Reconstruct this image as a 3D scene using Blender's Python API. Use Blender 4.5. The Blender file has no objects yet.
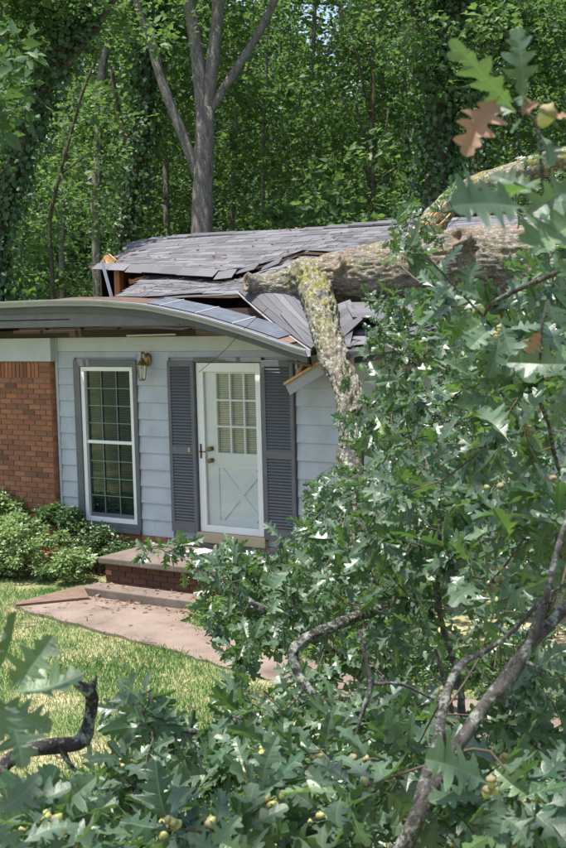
import bpy, math, random
import numpy as np
from mathutils import Vector, Matrix
from mathutils.geometry import tessellate_polygon

random.seed(11)
RNG = np.random.default_rng(11)
scene = bpy.context.scene
col = scene.collection

# ------------------------------------------------------------------ camera
CAM = np.array([9.1719, -12.0169, 2.6550])
YAW, PIT, ROL, FPX = 0.58404, 0.08913, -0.02514, 1276.1
_f = np.array([-math.sin(YAW) * math.cos(PIT), math.cos(YAW) * math.cos(PIT), -math.sin(PIT)])
_r = np.array([math.cos(YAW), math.sin(YAW), 0.0])
_u = np.cross(_r, _f)
_r2 = _r * math.cos(ROL) + _u * math.sin(ROL)
_u2 = -_r * math.sin(ROL) + _u * math.cos(ROL)
cd = bpy.data.cameras.new('camera')
cam = bpy.data.objects.new('camera', cd)
col.objects.link(cam)
cd.sensor_fit = 'VERTICAL'
cd.sensor_height = 22.2
cd.sensor_width = 14.8
cd.lens = FPX / 848 * 22.2
cd.clip_start = 0.05
cd.clip_end = 2000
cd.dof.use_dof = True
cd.dof.focus_distance = 14.0
cd.dof.aperture_fstop = 9.0
m = Matrix.Identity(4)
for i in range(3):
    m[i][0], m[i][1], m[i][2], m[i][3] = _r2[i], _u2[i], -_f[i], CAM[i]
cam.matrix_world = m
scene.camera = cam

# ------------------------------------------------------------------ light
SUN = np.array([-0.15, -0.21, 1.0]); SUN /= np.linalg.norm(SUN)
world = bpy.data.worlds.new('World')
scene.world = world
world.use_nodes = True
nt = world.node_tree
sky = nt.nodes.new('ShaderNodeTexSky')
sky.sky_type = 'NISHITA'
sky.sun_disc = False
sky.sun_elevation = math.asin(SUN[2])
sky.sun_rotation = math.atan2(SUN[0], SUN[1])
sky.air_density = 1.2
sky.dust_density = 2.0
nt.links.new(sky.outputs[0], nt.nodes['Background'].inputs[0])
nt.nodes['Background'].inputs[1].default_value = 0.125
sl = bpy.data.lights.new('sun', 'SUN')
sl.energy = 5.0
sl.angle = math.radians(0.53)
sl.color = (1.0, 0.955, 0.88)
sun = bpy.data.objects.new('sun', sl)
col.objects.link(sun)
sun.rotation_euler = Vector(SUN).to_track_quat('Z', 'Y').to_euler()
scene.view_settings.view_transform = 'Standard'
scene.view_settings.look = 'None'
scene.view_settings.gamma = 1
scene.view_settings.use_curve_mapping = False
scene.view_settings.exposure = 0.92
scene.cycles.max_bounces = 7
scene.cycles.transparent_max_bounces = 12
scene.cycles.caustics_reflective = False
scene.cycles.caustics_refractive = False

# ------------------------------------------------------------------ helpers
def P(u, v, d):
    return CAM + d * (_f + _r2 * ((u - 283) / FPX) - _u2 * ((v - 424) / FPX))

def PY(u, v, y):
    d = _f + _r2 * ((u - 283) / FPX) - _u2 * ((v - 424) / FPX)
    return CAM + d * ((y - CAM[1]) / d[1])

def proj(p):
    q = np.asarray(p) - CAM
    z = q @ _f
    return 283 + FPX * (q @ _r2) / z, 424 - FPX * (q @ _u2) / z, z

def hash3(i, j, k, s):
    n = (i * 374761393 + j * 668265263 + k * 2147483647 + s * 144665) & 0xFFFFFFFF
    n = ((n ^ (n >> 13)) * 1274126177) & 0xFFFFFFFF
    n = n ^ (n >> 16)
    return (n & 0xFFFF) / 65535.0

def vnoise(p, freq=1.0, seed=0):
    p = np.atleast_2d(p) * freq
    i = np.floor(p).astype(np.int64)
    f = p - i
    f = f * f * (3 - 2 * f)
    out = 0
    for a in (0, 1):
        for b in (0, 1):
            for c in (0, 1):
                w = (f[:, 0] if a else 1 - f[:, 0]) * (f[:, 1] if b else 1 - f[:, 1]) * (f[:, 2] if c else 1 - f[:, 2])
                out = out + w * hash3(i[:, 0] + a, i[:, 1] + b, i[:, 2] + c, seed)
    return out

def fbm(p, freq=1.0, seed=0, octs=3):
    o, a, t = 0, 1, 0
    for k in range(octs):
        o = o + a * vnoise(p, freq * 2 ** k, seed + k)
        t += a
        a *= .5
    return o / t

ORG = {}

def thing(name, label, cat, loc, group=None):
    o = bpy.data.objects.new(name, None)
    o.empty_display_size = .2
    col.objects.link(o)
    o.location = loc
    ORG[o] = np.array(loc, float)
    o['label'] = label
    o['category'] = cat
    if group:
        o['group'] = group
    return o

def tag(o, label, cat=None, group=None, kind=None):
    o['label'] = label
    if cat:
        o['category'] = cat
    if group:
        o['group'] = group
    if kind:
        o['kind'] = kind
    return o

def link(name, me, parent=None, loc=None):
    o = bpy.data.objects.new(name, me)
    col.objects.link(o)
    if parent is not None:
        o.parent = parent
        ORG[o] = ORG[parent]
        if loc is not None:
            o.location = np.asarray(loc) - ORG[parent]
    else:
        ORG[o] = np.zeros(3) if loc is None else np.asarray(loc, float)
        if loc is not None:
            o.location = loc
    return o

def np_mesh(name, V, T, mat, smooth=False, attrs=None):
    """V (n,3), T (m,3 or 4) arrays"""
    me = bpy.data.meshes.new(name)
    V = np.asarray(V, np.float32)
    T = np.asarray(T, np.int32)
    k = T.shape[1]
    me.vertices.add(len(V))
    me.vertices.foreach_set('co', V.ravel())
    me.loops.add(T.size)
    me.loops.foreach_set('vertex_index', T.ravel())
    me.polygons.add(len(T))
    me.polygons.foreach_set('loop_start', np.arange(0, T.size, k, dtype=np.int32))
    try:
        me.polygons.foreach_set('loop_total', np.full(len(T), k, np.int32))
    except Exception:
        pass
    if smooth:
        me.polygons.foreach_set('use_smooth', np.ones(len(T), bool))
    for an, av in (attrs or {}).items():
        a = me.attributes.new(an, 'FLOAT', 'POINT')
        a.data.foreach_set('value', np.asarray(av, np.float32))
    me.update(calc_edges=True)
    me.validate()
    me.materials.append(mat)
    return me

class MB:
    def __init__(s):
        s.v, s.f, s.m = [], [], []

    def add(s, V, F, mi=0):
        b = len(s.v)
        s.v.extend([tuple(map(float, q)) for q in V])
        for f in F:
            s.f.append(tuple(b + i for i in f))
            s.m.append(mi)
        return s

    def box(s, x0, x1, y0, y1, z0, z1, mi=0, M=None):
        V = [Vector((x, y, z)) for z in (z0, z1) for y in (y0, y1) for x in (x0, x1)]
        if M is not None:
            V = [M @ q for q in V]
        return s.add(V, [(0, 2, 3, 1), (4, 5, 7, 6), (0, 1, 5, 4), (2, 6, 7, 3), (0, 4, 6, 2), (1, 3, 7, 5)], mi)

    def bar(s, a, b, w, h, up=(0, 0, 1), mi=0):
        """box from a to b, width w sideways, h along up"""
        a, b, up = Vector(a), Vector(b), Vector(up)
        d = (b - a).normalized()
        sd = d.cross(up).normalized()
        n = sd.cross(d)
        V = []
        for p in (a, b):
            for i, j in ((-1, -1), (1, -1), (1, 1), (-1, 1)):
                V.append(p + sd * (i * w / 2) + n * (j * h / 2))
        return s.add(V, [(0, 1, 2, 3), (7, 6, 5, 4), (0, 4, 5, 1), (1, 5, 6, 2), (2, 6, 7, 3), (3, 7, 4, 0)], mi)

    def tube(s, pts, rad, seg=10, caps=True, mi=0):
        V, F = tube_np(np.array(pts, float), np.array(rad, float), seg)
        F = [tuple(q) for q in F]
        n = len(pts)
        if caps:
            F.append(tuple(range(seg))[::-1])
            F.append(tuple((n - 1) * seg + k for k in range(seg)))
        return s.add(V, F, mi)

    def lathe(s, prof, c=(0, 0, 0), seg=16, mi=0):
        V, F = [], []
        for r, z in prof:
            for k in range(seg):
                a = 2 * math.pi * k / seg
                V.append((c[0] + r * math.cos(a), c[1] + r * math.sin(a), c[2] + z))
        for i in range(len(prof) - 1):
            for k in range(seg):
                F.append((i * seg + k, i * seg + (k + 1) % seg, (i + 1) * seg + (k + 1) % seg, (i + 1) * seg + k))
        F.append(tuple(range(seg))[::-1])
        F.append(tuple((len(prof) - 1) * seg + k for k in range(seg)))
        return s.add(V, F, mi)

    def mesh(s, name, mats, off=None, smooth=False):
        me = bpy.data.meshes.new(name)
        V = np.array(s.v)
        if off is not None:
            V = V - off
        me.from_pydata(V.tolist(), [], s.f)
        for mt in (mats if isinstance(mats, (list, tuple)) else [mats]):
            me.materials.append(mt)
        me.polygons.foreach_set('material_index', s.m)
        if smooth:
            me.polygons.foreach_set('use_smooth', [True] * len(s.f))
        me.update()
        return me

    def build(s, name, mats, parent=None, smooth=False, bevel=0, kind=None):
        if parent is None:
            o = link(name, s.mesh(name, mats, None, smooth))
        else:
            o = link(name, s.mesh(name, mats, ORG[parent], smooth), parent)
        if bevel:
            b = o.modifiers.new('bevel', 'BEVEL')
            b.width = bevel
            b.segments = 2
            b.limit_method = 'ANGLE'
        if kind:
            o['kind'] = kind
        return o

def frames(pts):
    n = len(pts)
    T = np.gradient(pts, axis=0)
    T /= np.linalg.norm(T, axis=1)[:, None] + 1e-9
    ref = np.array([0, 0, 1.0]) if abs(T[0][2]) < .9 else np.array([1.0, 0, 0])
    A = np.zeros_like(pts)
    B = np.zeros_like(pts)
    a = np.cross(T[0], ref)
    a /= np.linalg.norm(a)
    for i in range(n):
        a = a - T[i] * (a @ T[i])
        a /= np.linalg.norm(a) + 1e-9
        A[i] = a
        B[i] = np.cross(T[i], a)
    return T, A, B

def tube_np(pts, rad, seg):
    T, A, B = frames(pts)
    ang = np.linspace(0, 2 * math.pi, seg, endpoint=False)
    V = pts[:, None, :] + rad[:, None, None] * (np.cos(ang)[None, :, None] * A[:, None, :] + np.sin(ang)[None, :, None] * B[:, None, :])
    n = len(pts)
    i, k = np.meshgrid(np.arange(n - 1), np.arange(seg), indexing='ij')
    F = np.stack([i * seg + k, i * seg + (k + 1) % seg, (i + 1) * seg + (k + 1) % seg, (i + 1) * seg + k], -1).reshape(-1, 4)
    return V.reshape(-1, 3), F

def smooth_path(pts, step):
    """Catmull-Rom resample; pts rows = x,y,z,(r...)"""
    pts = np.array(pts, float)
    Q = np.vstack([2 * pts[0] - pts[1], pts, 2 * pts[-1] - pts[-2]])
    out = []
    for i in range(1, len(Q) - 2):
        p0, p1, p2, p3 = Q[i - 1], Q[i], Q[i + 1], Q[i + 2]
        k = max(2, int(np.linalg.norm((p2 - p1)[:3]) / step))
        for t in np.linspace(0, 1, k, endpoint=False):
            out.append(.5 * (2 * p1 + (p2 - p0) * t + (2 * p0 - 5 * p1 + 4 * p2 - p3) * t * t + (3 * p1 - p0 - 3 * p2 + p3) * t ** 3))
    out.append(pts[-1])
    return np.array(out)

def bark_tube(path, step, seg, amp=0.0, seed=0, freq=6.0, wob=0.0):
    """path rows x,y,z,radius -> displaced tube arrays (closed ends)"""
    R = smooth_path(path, step)
    pts, rad = R[:, :3].copy(), np.maximum(R[:, 3], .0008)
    if wob:
        w = np.stack([vnoise(pts, 2.2, seed + 40 + k) - .5 for k in range(3)], 1)
        pts += w * wob
    V, F = tube_np(pts, rad, seg)
    if amp:
        T, A, B = frames(pts)
        rr = np.repeat(rad, seg)
        C = np.repeat(pts, seg, axis=0)
        N = (V - C) / (rr[:, None] + 1e-9)
        s = np.repeat(np.cumsum(np.r_[0, np.linalg.norm(np.diff(pts, axis=0), axis=1)]), seg)
        ang = np.tile(np.linspace(0, 2 * math.pi, seg, endpoint=False), len(pts))
        r0 = float(np.mean(rad))
        Q = np.stack([np.cos(ang) * r0, np.sin(ang) * r0, s * .35], 1)
        rid = 1 - np.abs(2 * vnoise(Q, freq * 2.4, seed) - 1)
        big = fbm(V, freq * .45, seed + 9)
        fine = vnoise(Q, freq * 6, seed + 5)
        al = amp * np.clip(rr / (rad.max() * .8), .22, 1)
        V = V + N * (al * ((rid - .5) * 1.3 + (big - .5) * 1.6 + (fine - .5) * .4))[:, None]
    n = len(pts)
    V = np.vstack([V, pts[0], pts[-1]])
    k = np.arange(seg)
    c0 = np.stack([np.full(seg, n * seg), (k + 1) % seg, k], 1)
    c1 = np.stack([np.full(seg, n * seg + 1), (n - 1) * seg + k, (n - 1) * seg + (k + 1) % seg], 1)
    F = np.vstack([F[:, [0, 1, 2]], F[:, [0, 2, 3]], c0, c1])
    return V, F

# ------------------------------------------------------------------ materials
def mat(name):
    mt = bpy.data.materials.new(name)
    mt.use_nodes = True
    t = mt.node_tree
    return mt, t, t.nodes['Principled BSDF'], t.nodes['Material Output']

def N(t, kind, **kw):
    n = t.nodes.new('ShaderNode' + kind)
    for k, v in kw.items():
        if k.startswith('i_'):
            key = k[2:]
            key = int(key) if key.isdigit() else key
            n.inputs[key].default_value = v
        else:
            setattr(n, k, v)
    return n

def ramp(t, stops, src=None, interp='LINEAR'):
    r = t.nodes.new('ShaderNodeValToRGB')
    r.color_ramp.interpolation = interp
    e = r.color_ramp.elements
    while len(e) < len(stops):
        e.new(.5)
    for q, (p, c) in zip(e, stops):
        q.position = p
        q.color = (*c, 1) if len(c) == 3 else c
    if src is not None:
        t.links.new(src, r.inputs[0])
    return r

def mix(t, a, b, fac, mode='MIX'):
    n = t.nodes.new('ShaderNodeMix')
    n.data_type = 'RGBA'
    n.blend_type = mode
    for sock, val in ((n.inputs[0], fac), (n.inputs[6], a), (n.inputs[7], b)):
        if hasattr(val, 'links'):
            t.links.new(val, sock)
        elif isinstance(val, (int, float)):
            sock.default_value = val
        else:
            sock.default_value = (*val, 1)
    return n.outputs[2]

def math_(t, op, a, b=None):
    n = t.nodes.new('ShaderNodeMath')
    n.operation = op
    for i, v in enumerate((a, b)):
        if v is None:
            continue
        if hasattr(v, 'links'):
            t.links.new(v, n.inputs[i])
        else:
            n.inputs[i].default_value = v
    return n.outputs[0]

def noise(t, scale, detail=4, rough=.55, vec=None, coord='Object'):
    n = N(t, 'TexNoise', i_Scale=scale, i_Detail=detail, i_Roughness=rough)
    if vec is None:
        tc = N(t, 'TexCoord')
        vec = tc.outputs[coord]
    t.links.new(vec, n.inputs['Vector'])
    return n

def bump(t, b, h, strength, dist=.02):
    n = N(t, 'Bump', i_Strength=strength, i_Distance=dist)
    t.links.new(h, n.inputs['Height'])
    t.links.new(n.outputs[0], b.inputs['Normal'])

def plain(name, c, rough=.6, var=.25, scale=6, metal=0, spec=.4, dirt=None, bstr=.15):
    """paint-like surface with mottled tone, grime and slight relief"""
    mt, t, b, o = mat(name)
    n1 = noise(t, scale, 6, .65)
    n2 = noise(t, scale * 14, 3)
    lo = tuple(x * (1 - var) for x in c)
    hi = tuple(min(1, x * (1 + var * .5)) for x in c)
    r = ramp(t, [(.3, lo), (.7, hi)], n1.outputs[0])
    c1 = r.outputs[0]
    if dirt:
        n3 = noise(t, scale * .8 + 2, 8, .75)
        f = ramp(t, [(.52, (0, 0, 0)), (.75, (1, 1, 1))], n3.outputs[0])
        c1 = mix(t, c1, dirt, math_(t, 'MULTIPLY', f.outputs[0], .55))
    t.links.new(c1, b.inputs['Base Color'])
    b.inputs['Roughness'].default_value = rough
    b.inputs['Metallic'].default_value = metal
    b.inputs['Specular IOR Level'].default_value = spec
    bump(t, b, n2.outputs[0], bstr, .004)
    return mt

def obj_random(t):
    return N(t, 'ObjectInfo').outputs['Random']

M = {}
M['siding'] = plain('siding_paint', (.46, .485, .54), .55, .16, 2.5, dirt=(.27, .275, .27))
M['frieze'] = plain('frieze_paint', (.49, .52, .55), .55, .10, 2.5, dirt=(.32, .33, .31))
M['trim'] = plain('dark_trim_paint', (.135, .137, .148), .5, .18, 5, dirt=(.19, .19, .2))
M['white'] = plain('white_paint', (.80, .81, .80), .4, .05, 4, dirt=(.6, .6, .56))
M['door'] = plain('door_paint', (.86, .90, .92), .4, .05, 3)
M['grid'] = plain('window_grid', (.17, .22, .20), .5, .15, 8)
M['alum'] = plain('threshold_metal', (.46, .40, .27), .4, .15, 10, metal=.3)
M['gutter'] = plain('gutter_paint', (.34, .35, .385), .35, .14, 3, dirt=(.2, .2, .2))
M['flash'] = plain('flashing_metal', (.085, .10, .13), .8, .35, 5, metal=0, dirt=(.16, .17, .19))
M['seam'] = plain('seam_metal', (.36, .36, .37), .4, .15, 9, dirt=(.3, .3, .3))
M['brass'] = plain('brass', (.30, .21, .09), .42, .3, 20, metal=.9)
M['iron'] = plain('dark_metal', (.06, .05, .04), .4, .3, 20, metal=.7)
M['concrete'] = plain('stained_concrete', (.165, .13, .108), .85, .4, 4, dirt=(.09, .075, .065), bstr=.6)
M['felt'] = plain('underlayment', (.11, .068, .052), .9, .4, 9, dirt=(.06, .04, .03), bstr=.6)
M['dark'] = plain('attic_dark_wood', (.09, .06, .045), .9, .3, 5)
M['room'] = plain('room_wall', (.22, .23, .20), .8, .1, 2)
M['blind'] = plain('blind_slats', (.46, .50, .47), .6, .08, 3)
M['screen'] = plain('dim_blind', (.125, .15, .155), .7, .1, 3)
M['acorn'] = plain('acorn_green', (.42, .42, .15), .35, .3, 40)
M['cap'] = plain('acorn_cap', (.28, .24, .12), .8, .4, 60)
M['paper'] = plain('pale_board', (.72, .74, .74), .6, .1, 6)

def wood(name, a, b_, scale=(1.5, 12, 30)):
    mt, t, b, o = mat(name)
    tc = N(t, 'TexCoord')
    mp = N(t, 'Mapping')
    mp.inputs['Scale'].default_value = scale
    t.links.new(tc.outputs['Object'], mp.inputs[0])
    n = noise(t, 3, 6, .65, mp.outputs[0])
    r = ramp(t, [(.25, a), (.7, b_)], n.outputs[0])
    t.links.new(r.outputs[0], b.inputs['Base Color'])
    b.inputs['Roughness'].default_value = .75
    bump(t, b, n.outputs[0], .5, .004)
    return mt

M['fascia'] = plain('shaded_fascia_paint', (.095, .10, .115), .5, .2, 4, dirt=(.1, .09, .08))  # shade under the eave is put into this darker paint colour
M['fresh'] = wood('fresh_pine', (.26, .10, .035), (.48, .21, .07), (22, 22, 2))
M['splint'] = wood('splintered_wood', (.42, .19, .06), (.72, .46, .2), (18, 18, 3))
M['plank'] = wood('weathered_plank', (.085, .05, .035), (.19, .12, .085), (3, 3, 22))
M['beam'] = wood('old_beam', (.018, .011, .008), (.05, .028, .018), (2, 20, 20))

def brick_mat(nm='red_brick', k=1.0):
    mt, t, b, o = mat(nm)
    r = ramp(t, [(0, (.12, .06, .045)), (.05, (.23, .095, .053)), (.3, (.30, .118, .064)), (.55, (.36, .14, .07)), (.8, (.40, .17, .085)), (1, (.29, .10, .05))], obj_random(t))
    n = noise(t, 38, 5, .7)
    c = mix(t, r.outputs[0], (.16, .07, .045), ramp(t, [(.45, (0, 0, 0)), (.8, (.7, .7, .7))], n.outputs[0]).outputs[0])
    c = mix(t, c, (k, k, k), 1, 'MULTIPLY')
    t.links.new(c, b.inputs['Base Color'])
    b.inputs['Roughness'].default_value = .9
    bump(t, b, n.outputs[0], .7, .006)
    return mt
M['brick'] = brick_mat()
M['oldshadebrick'] = brick_mat('grimy_shaded_brick', .32)  # riser brick colour darkened both for grime and for the shade below the slab
M['mortar'] = plain('mortar', (.30, .245, .20), .95, .3, 20, bstr=.8)

def shingle_mat():
    mt, t, b, o = mat('asphalt_shingle')
    at = N(t, 'Attribute', attribute_name='rnd')
    rn = math_(t, 'FRACT', math_(t, 'ADD', at.outputs['Fac'], obj_random(t)))
    r = ramp(t, [(0, (.078, .078, .088)), (.5, (.118, .117, .130)), (1, (.165, .162, .176))], rn)
    tc = N(t, 'TexCoord')
    n = noise(t, 160, 3, .8)
    n2 = noise(t, 3, 6, .7)
    c = mix(t, r.outputs[0], ramp(t, [(.3, (.45, .45, .45)), (.7, (1.35, 1.35, 1.35))], n.outputs[0]).outputs[0], 1, 'MULTIPLY')
    c = mix(t, c, (.085, .085, .09), ramp(t, [(.5, (0, 0, 0)), (.75, (.55, .55, .55))], n2.outputs[0]).outputs[0])
    t.links.new(c, b.inputs['Base Color'])
    b.inputs['Roughness'].default_value = .85
    bump(t, b, n.outputs[0], .6, .004)
    return mt
M['shingle'] = shingle_mat()

def glass_mat(name, tint, refl=.5):
    mt, t, b, o = mat(name)
    t.nodes.remove(b)
    tr = N(t, 'BsdfTransparent', i_Color=(*tint, 1))
    gl = N(t, 'BsdfGlossy', i_Roughness=.03)
    fr = N(t, 'Fresnel', i_IOR=1.5)
    mx = N(t, 'MixShader')
    t.links.new(math_(t, 'MULTIPLY', fr.outputs[0], refl * 2), mx.inputs[0])
    t.links.new(tr.outputs[0], mx.inputs[1])
    t.links.new(gl.outputs[0], mx.inputs[2])
    t.links.new(mx.outputs[0], o.inputs[0])
    return mt
M['pane'] = glass_mat('screened_glass', (.58, .64, .64), .12)
M['glass'] = glass_mat('clear_glass', (.985, .99, .987), .28)

def bark_mat(name, lo, hi, lichen=.5, moss=0., warm=0., stretch=(1, 1, .35), high=0., sc=11):
    mt, t, b, o = mat(name)
    tc = N(t, 'TexCoord')
    mp = N(t, 'Mapping')
    mp.inputs['Scale'].default_value = stretch
    t.links.new(tc.outputs['Object'], mp.inputs[0])
    n1 = noise(t, sc, 8, .72, mp.outputs[0])
    n2 = noise(t, 55, 4, .7, mp.outputs[0])
    c = ramp(t, [(.32, lo), (.68, hi)], n1.outputs[0]).outputs[0]
    c = mix(t, c, ramp(t, [(.3, (.4, .4, .4)), (.65, (1.2, 1.2, 1.2))], n2.outputs[0]).outputs[0], .8, 'MULTIPLY')
    if warm:
        n5 = noise(t, 2.6, 5, .6, tc.outputs['Object'])
        c = mix(t, c, (.33, .17, .10), ramp(t, [(.5, (0, 0, 0)), (.66, (warm, warm, warm))], n5.outputs[0]).outputs[0])
    if moss:
        n4 = noise(t, 5, 6, .7, tc.outputs['Object'])
        mf = ramp(t, [(.42, (0, 0, 0)), (.62, (moss, moss, moss))], n4.outputs[0]).outputs[0]
        if high:                       # moss thickest on the upper, wetter part
            sp = N(t, 'SeparateXYZ'); t.links.new(tc.outputs['Object'], sp.inputs[0])
            mr = N(t, 'MapRange', i_1=2.7, i_2=3.35, i_3=.15, i_4=1.0); t.links.new(sp.outputs[2], mr.inputs[0])
            mf = math_(t, 'MULTIPLY', mf, mr.outputs[0])
        c = mix(t, c, (.20, .18, .03), mf)
    if lichen:
        n3 = noise(t, 26, 7, .78, tc.outputs['Object'])
        f = ramp(t, [(.62 - .22 * lichen, (0, 0, 0)), (.68 - .16 * lichen, (1, 1, 1))], n3.outputs[0])
        c = mix(t, c, (.46, .50, .42), math_(t, 'MULTIPLY', f.outputs[0], .85))
    t.links.new(c, b.inputs['Base Color'])
    b.inputs['Roughness'].default_value = .9
    b.inputs['Specular IOR Level'].default_value = .2
    h = math_(t, 'ADD', n1.outputs[0], math_(t, 'MULTIPLY', n2.outputs[0], .5))
    bump(t, b, h, 1.0, .035)
    return mt
M['oakbark'] = bark_mat('oak_bark', (.07, .06, .054), (.34, .30, .265), .36, .3, .30, (.28, 1, 1), sc=20)
M['limbbark'] = bark_mat('lichened_bark', (.07, .058, .05), (.29, .255, .22), .50, 1.0, high=1.0, sc=16)
M['branch'] = bark_mat('branch_bark', (.05, .046, .043), (.18, .165, .15), .45, sc=30)
M['darkbranch'] = bark_mat('dark_branch_bark', (.024, .021, .02), (.11, .095, .085), .6, sc=30)
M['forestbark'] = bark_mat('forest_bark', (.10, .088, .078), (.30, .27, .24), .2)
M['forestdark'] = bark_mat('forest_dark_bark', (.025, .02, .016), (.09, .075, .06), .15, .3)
M['twig'] = plain('twig_bark', (.10, .072, .05), .85, .4, 30)

def leaf_mat(name, dark, light, under, trans, attr=True, rough=.42, spec=.5, tw=.35, vein=False, yellow=None):
    mt, t, b, o = mat(name)
    if attr:
        rn = N(t, 'Attribute', attribute_name='rnd').outputs['Fac']
    else:
        rn = obj_random(t)
    c = ramp(t, [(0, dark), (.75, light), (1, yellow or light)], rn).outputs[0]
    n = noise(t, 30, 4, .6)
    c = mix(t, c, ramp(t, [(.3, (.7, .7, .7)), (.7, (1.2, 1.2, 1.2))], n.outputs[0]).outputs[0], .6, 'MULTIPLY')
    if vein:
        nd = noise(t, 17, 5, .7)
        c = mix(t, c, (.16, .115, .05), ramp(t, [(.66, (0, 0, 0)), (.76, (.75, .75, .75))], nd.outputs[0]).outputs[0])
        md = N(t, 'Attribute', attribute_name='mid').outputs['Fac']
        c = mix(t, c, (.26, .30, .14), ramp(t, [(.95, (0, 0, 0)), (.99, (.42, .42, .42))], md).outputs[0])
    geo = N(t, 'NewGeometry')
    c2 = mix(t, c, under, math_(t, 'MULTIPLY', geo.outputs['Backfacing'], .4))
    t.links.new(c2, b.inputs['Base Color'])
    b.inputs['Roughness'].default_value = rough
    b.inputs['Specular IOR Level'].default_value = spec
    tr = N(t, 'BsdfTranslucent')
    t.links.new(mix(t, c, trans, .6), tr.inputs[0])
    mx = N(t, 'MixShader', i_0=tw)
    t.links.new(b.outputs[0], mx.inputs[1])
    t.links.new(tr.outputs[0], mx.inputs[2])
    t.links.new(mx.outputs[0], o.inputs[0])
    bump(t, b, n.outputs[0], .25, .004)
    return mt
OAK = dict(dark=(.018, .048, .026), light=(.056, .114, .054), under=(.18, .24, .18), trans=(.20, .40, .045), tw=.30, rough=.36, spec=.60, yellow=(.11, .19, .05))
M['oakleaf'] = leaf_mat('oak_leaf_mass', attr=True, vein=True, **OAK)
M['oakleaf1'] = leaf_mat('oak_leaf', attr=False, vein=True, **OAK)
M['brownleaf'] = leaf_mat('dead_oak_leaf', (.19, .11, .07), (.34, .20, .13), (.36, .25, .18), (.4, .16, .06), attr=False, vein=True, rough=.7)
M['forestleaf'] = leaf_mat('forest_leaf', (.022, .054, .025), (.082, .155, .056), (.12, .19, .09), (.23, .40, .07), tw=.42, yellow=(.17, .26, .07), rough=.5, spec=.3)
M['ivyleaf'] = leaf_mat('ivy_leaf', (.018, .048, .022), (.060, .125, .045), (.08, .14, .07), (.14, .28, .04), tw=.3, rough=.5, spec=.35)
M['shrubpale'] = leaf_mat('variegated_leaf', (.09, .18, .05), (.30, .42, .18), (.26, .33, .18), (.3, .42, .08), tw=.35, yellow=(.50, .54, .30))
M['shrubdark'] = leaf_mat('azalea_leaf', (.03, .07, .025), (.075, .15, .05), (.12, .18, .08), (.16, .28, .04), tw=.3)
M['weed'] = leaf_mat('weed_leaf', (.07, .15, .03), (.14, .26, .06), (.14, .24, .08), (.24, .4, .05), tw=.35, rough=.6)

def ground_mat():
    mt, t, b, o = mat('lawn_soil')
    n = noise(t, 1.3, 6, .6)
    n2 = noise(t, 24, 6, .75)
    c = ramp(t, [(.35, (.12, .17, .05)), (.5, (.24, .25, .10)), (.62, (.42, .36, .20))], n.outputs[0]).outputs[0]
    c = mix(t, c, ramp(t, [(.3, (.5, .5, .5)), (.7, (1.25, 1.25, 1.25))], n2.outputs[0]).outputs[0], .8, 'MULTIPLY')
    tc = N(t, 'TexCoord')
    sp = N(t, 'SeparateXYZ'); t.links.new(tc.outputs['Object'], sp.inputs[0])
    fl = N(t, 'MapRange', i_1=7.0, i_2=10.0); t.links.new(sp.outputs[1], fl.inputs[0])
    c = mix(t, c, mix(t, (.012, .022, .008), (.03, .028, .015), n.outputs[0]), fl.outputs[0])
    t.links.new(c, b.inputs['Base Color'])
    b.inputs['Roughness'].default_value = .95
    bump(t, b, n2.outputs[0], .8, .03)
    return mt
M['ground'] = ground_mat()

def grass_mat():
    mt, t, b, o = mat('grass_blades')
    n = noise(t, 1.3, 6, .6)
    rn = N(t, 'Attribute', attribute_name='rnd').outputs['Fac']
    k = math_(t, 'ADD', n.outputs[0], math_(t, 'MULTIPLY', math_(t, 'SUBTRACT', rn, .5), .22))
    c = ramp(t, [(.34, (.085, .20, .05)), (.54, (.16, .29, .09)), (.63, (.30, .34, .17)), (.74, (.48, .42, .28))], k).outputs[0]
    t.links.new(c, b.inputs['Base Color'])
    b.inputs['Roughness'].default_value = .6
    tr = N(t, 'BsdfTranslucent')
    t.links.new(c, tr.inputs[0])
    mx = N(t, 'MixShader', i_0=.35)
    t.links.new(b.outputs[0], mx.inputs[1])
    t.links.new(tr.outputs[0], mx.inputs[2])
    t.links.new(mx.outputs[0], o.inputs[0])
    return mt
M['grass'] = grass_mat()

def path_mat():
    mt, t, b, o = mat('old_concrete_path')
    n = noise(t, 1.8, 8, .65)
    n2 = noise(t, 60, 5, .7)
    c = ramp(t, [(.3, (.105, .078, .062)), (.5, (.205, .155, .127)), (.75, (.275, .218, .183))], n.outputs[0]).outputs[0]
    c = mix(t, c, ramp(t, [(.3, (.65, .65, .65)), (.7, (1.15, 1.15, 1.15))], n2.outputs[0]).outputs[0], .8, 'MULTIPLY')
    t.links.new(c, b.inputs['Base Color'])
    b.inputs['Roughness'].default_value = .92
    bump(t, b, n2.outputs[0], .6, .008)
    return mt
M['path'] = path_mat()

# ------------------------------------------------------------------ ground
GZ = -0.55
def gz(x, y):
    x = np.asarray(x, float); y = np.asarray(y, float)
    d = np.hypot(x - CAM[0], y - CAM[1])
    rise = np.clip((8.5 - d) / 8.5, 0, 1) ** 1.3 * 1.35
    far = np.clip((y - 13) / 50, 0, 2.2) ** 1.2 * 11.0
    return GZ + rise + far

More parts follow.
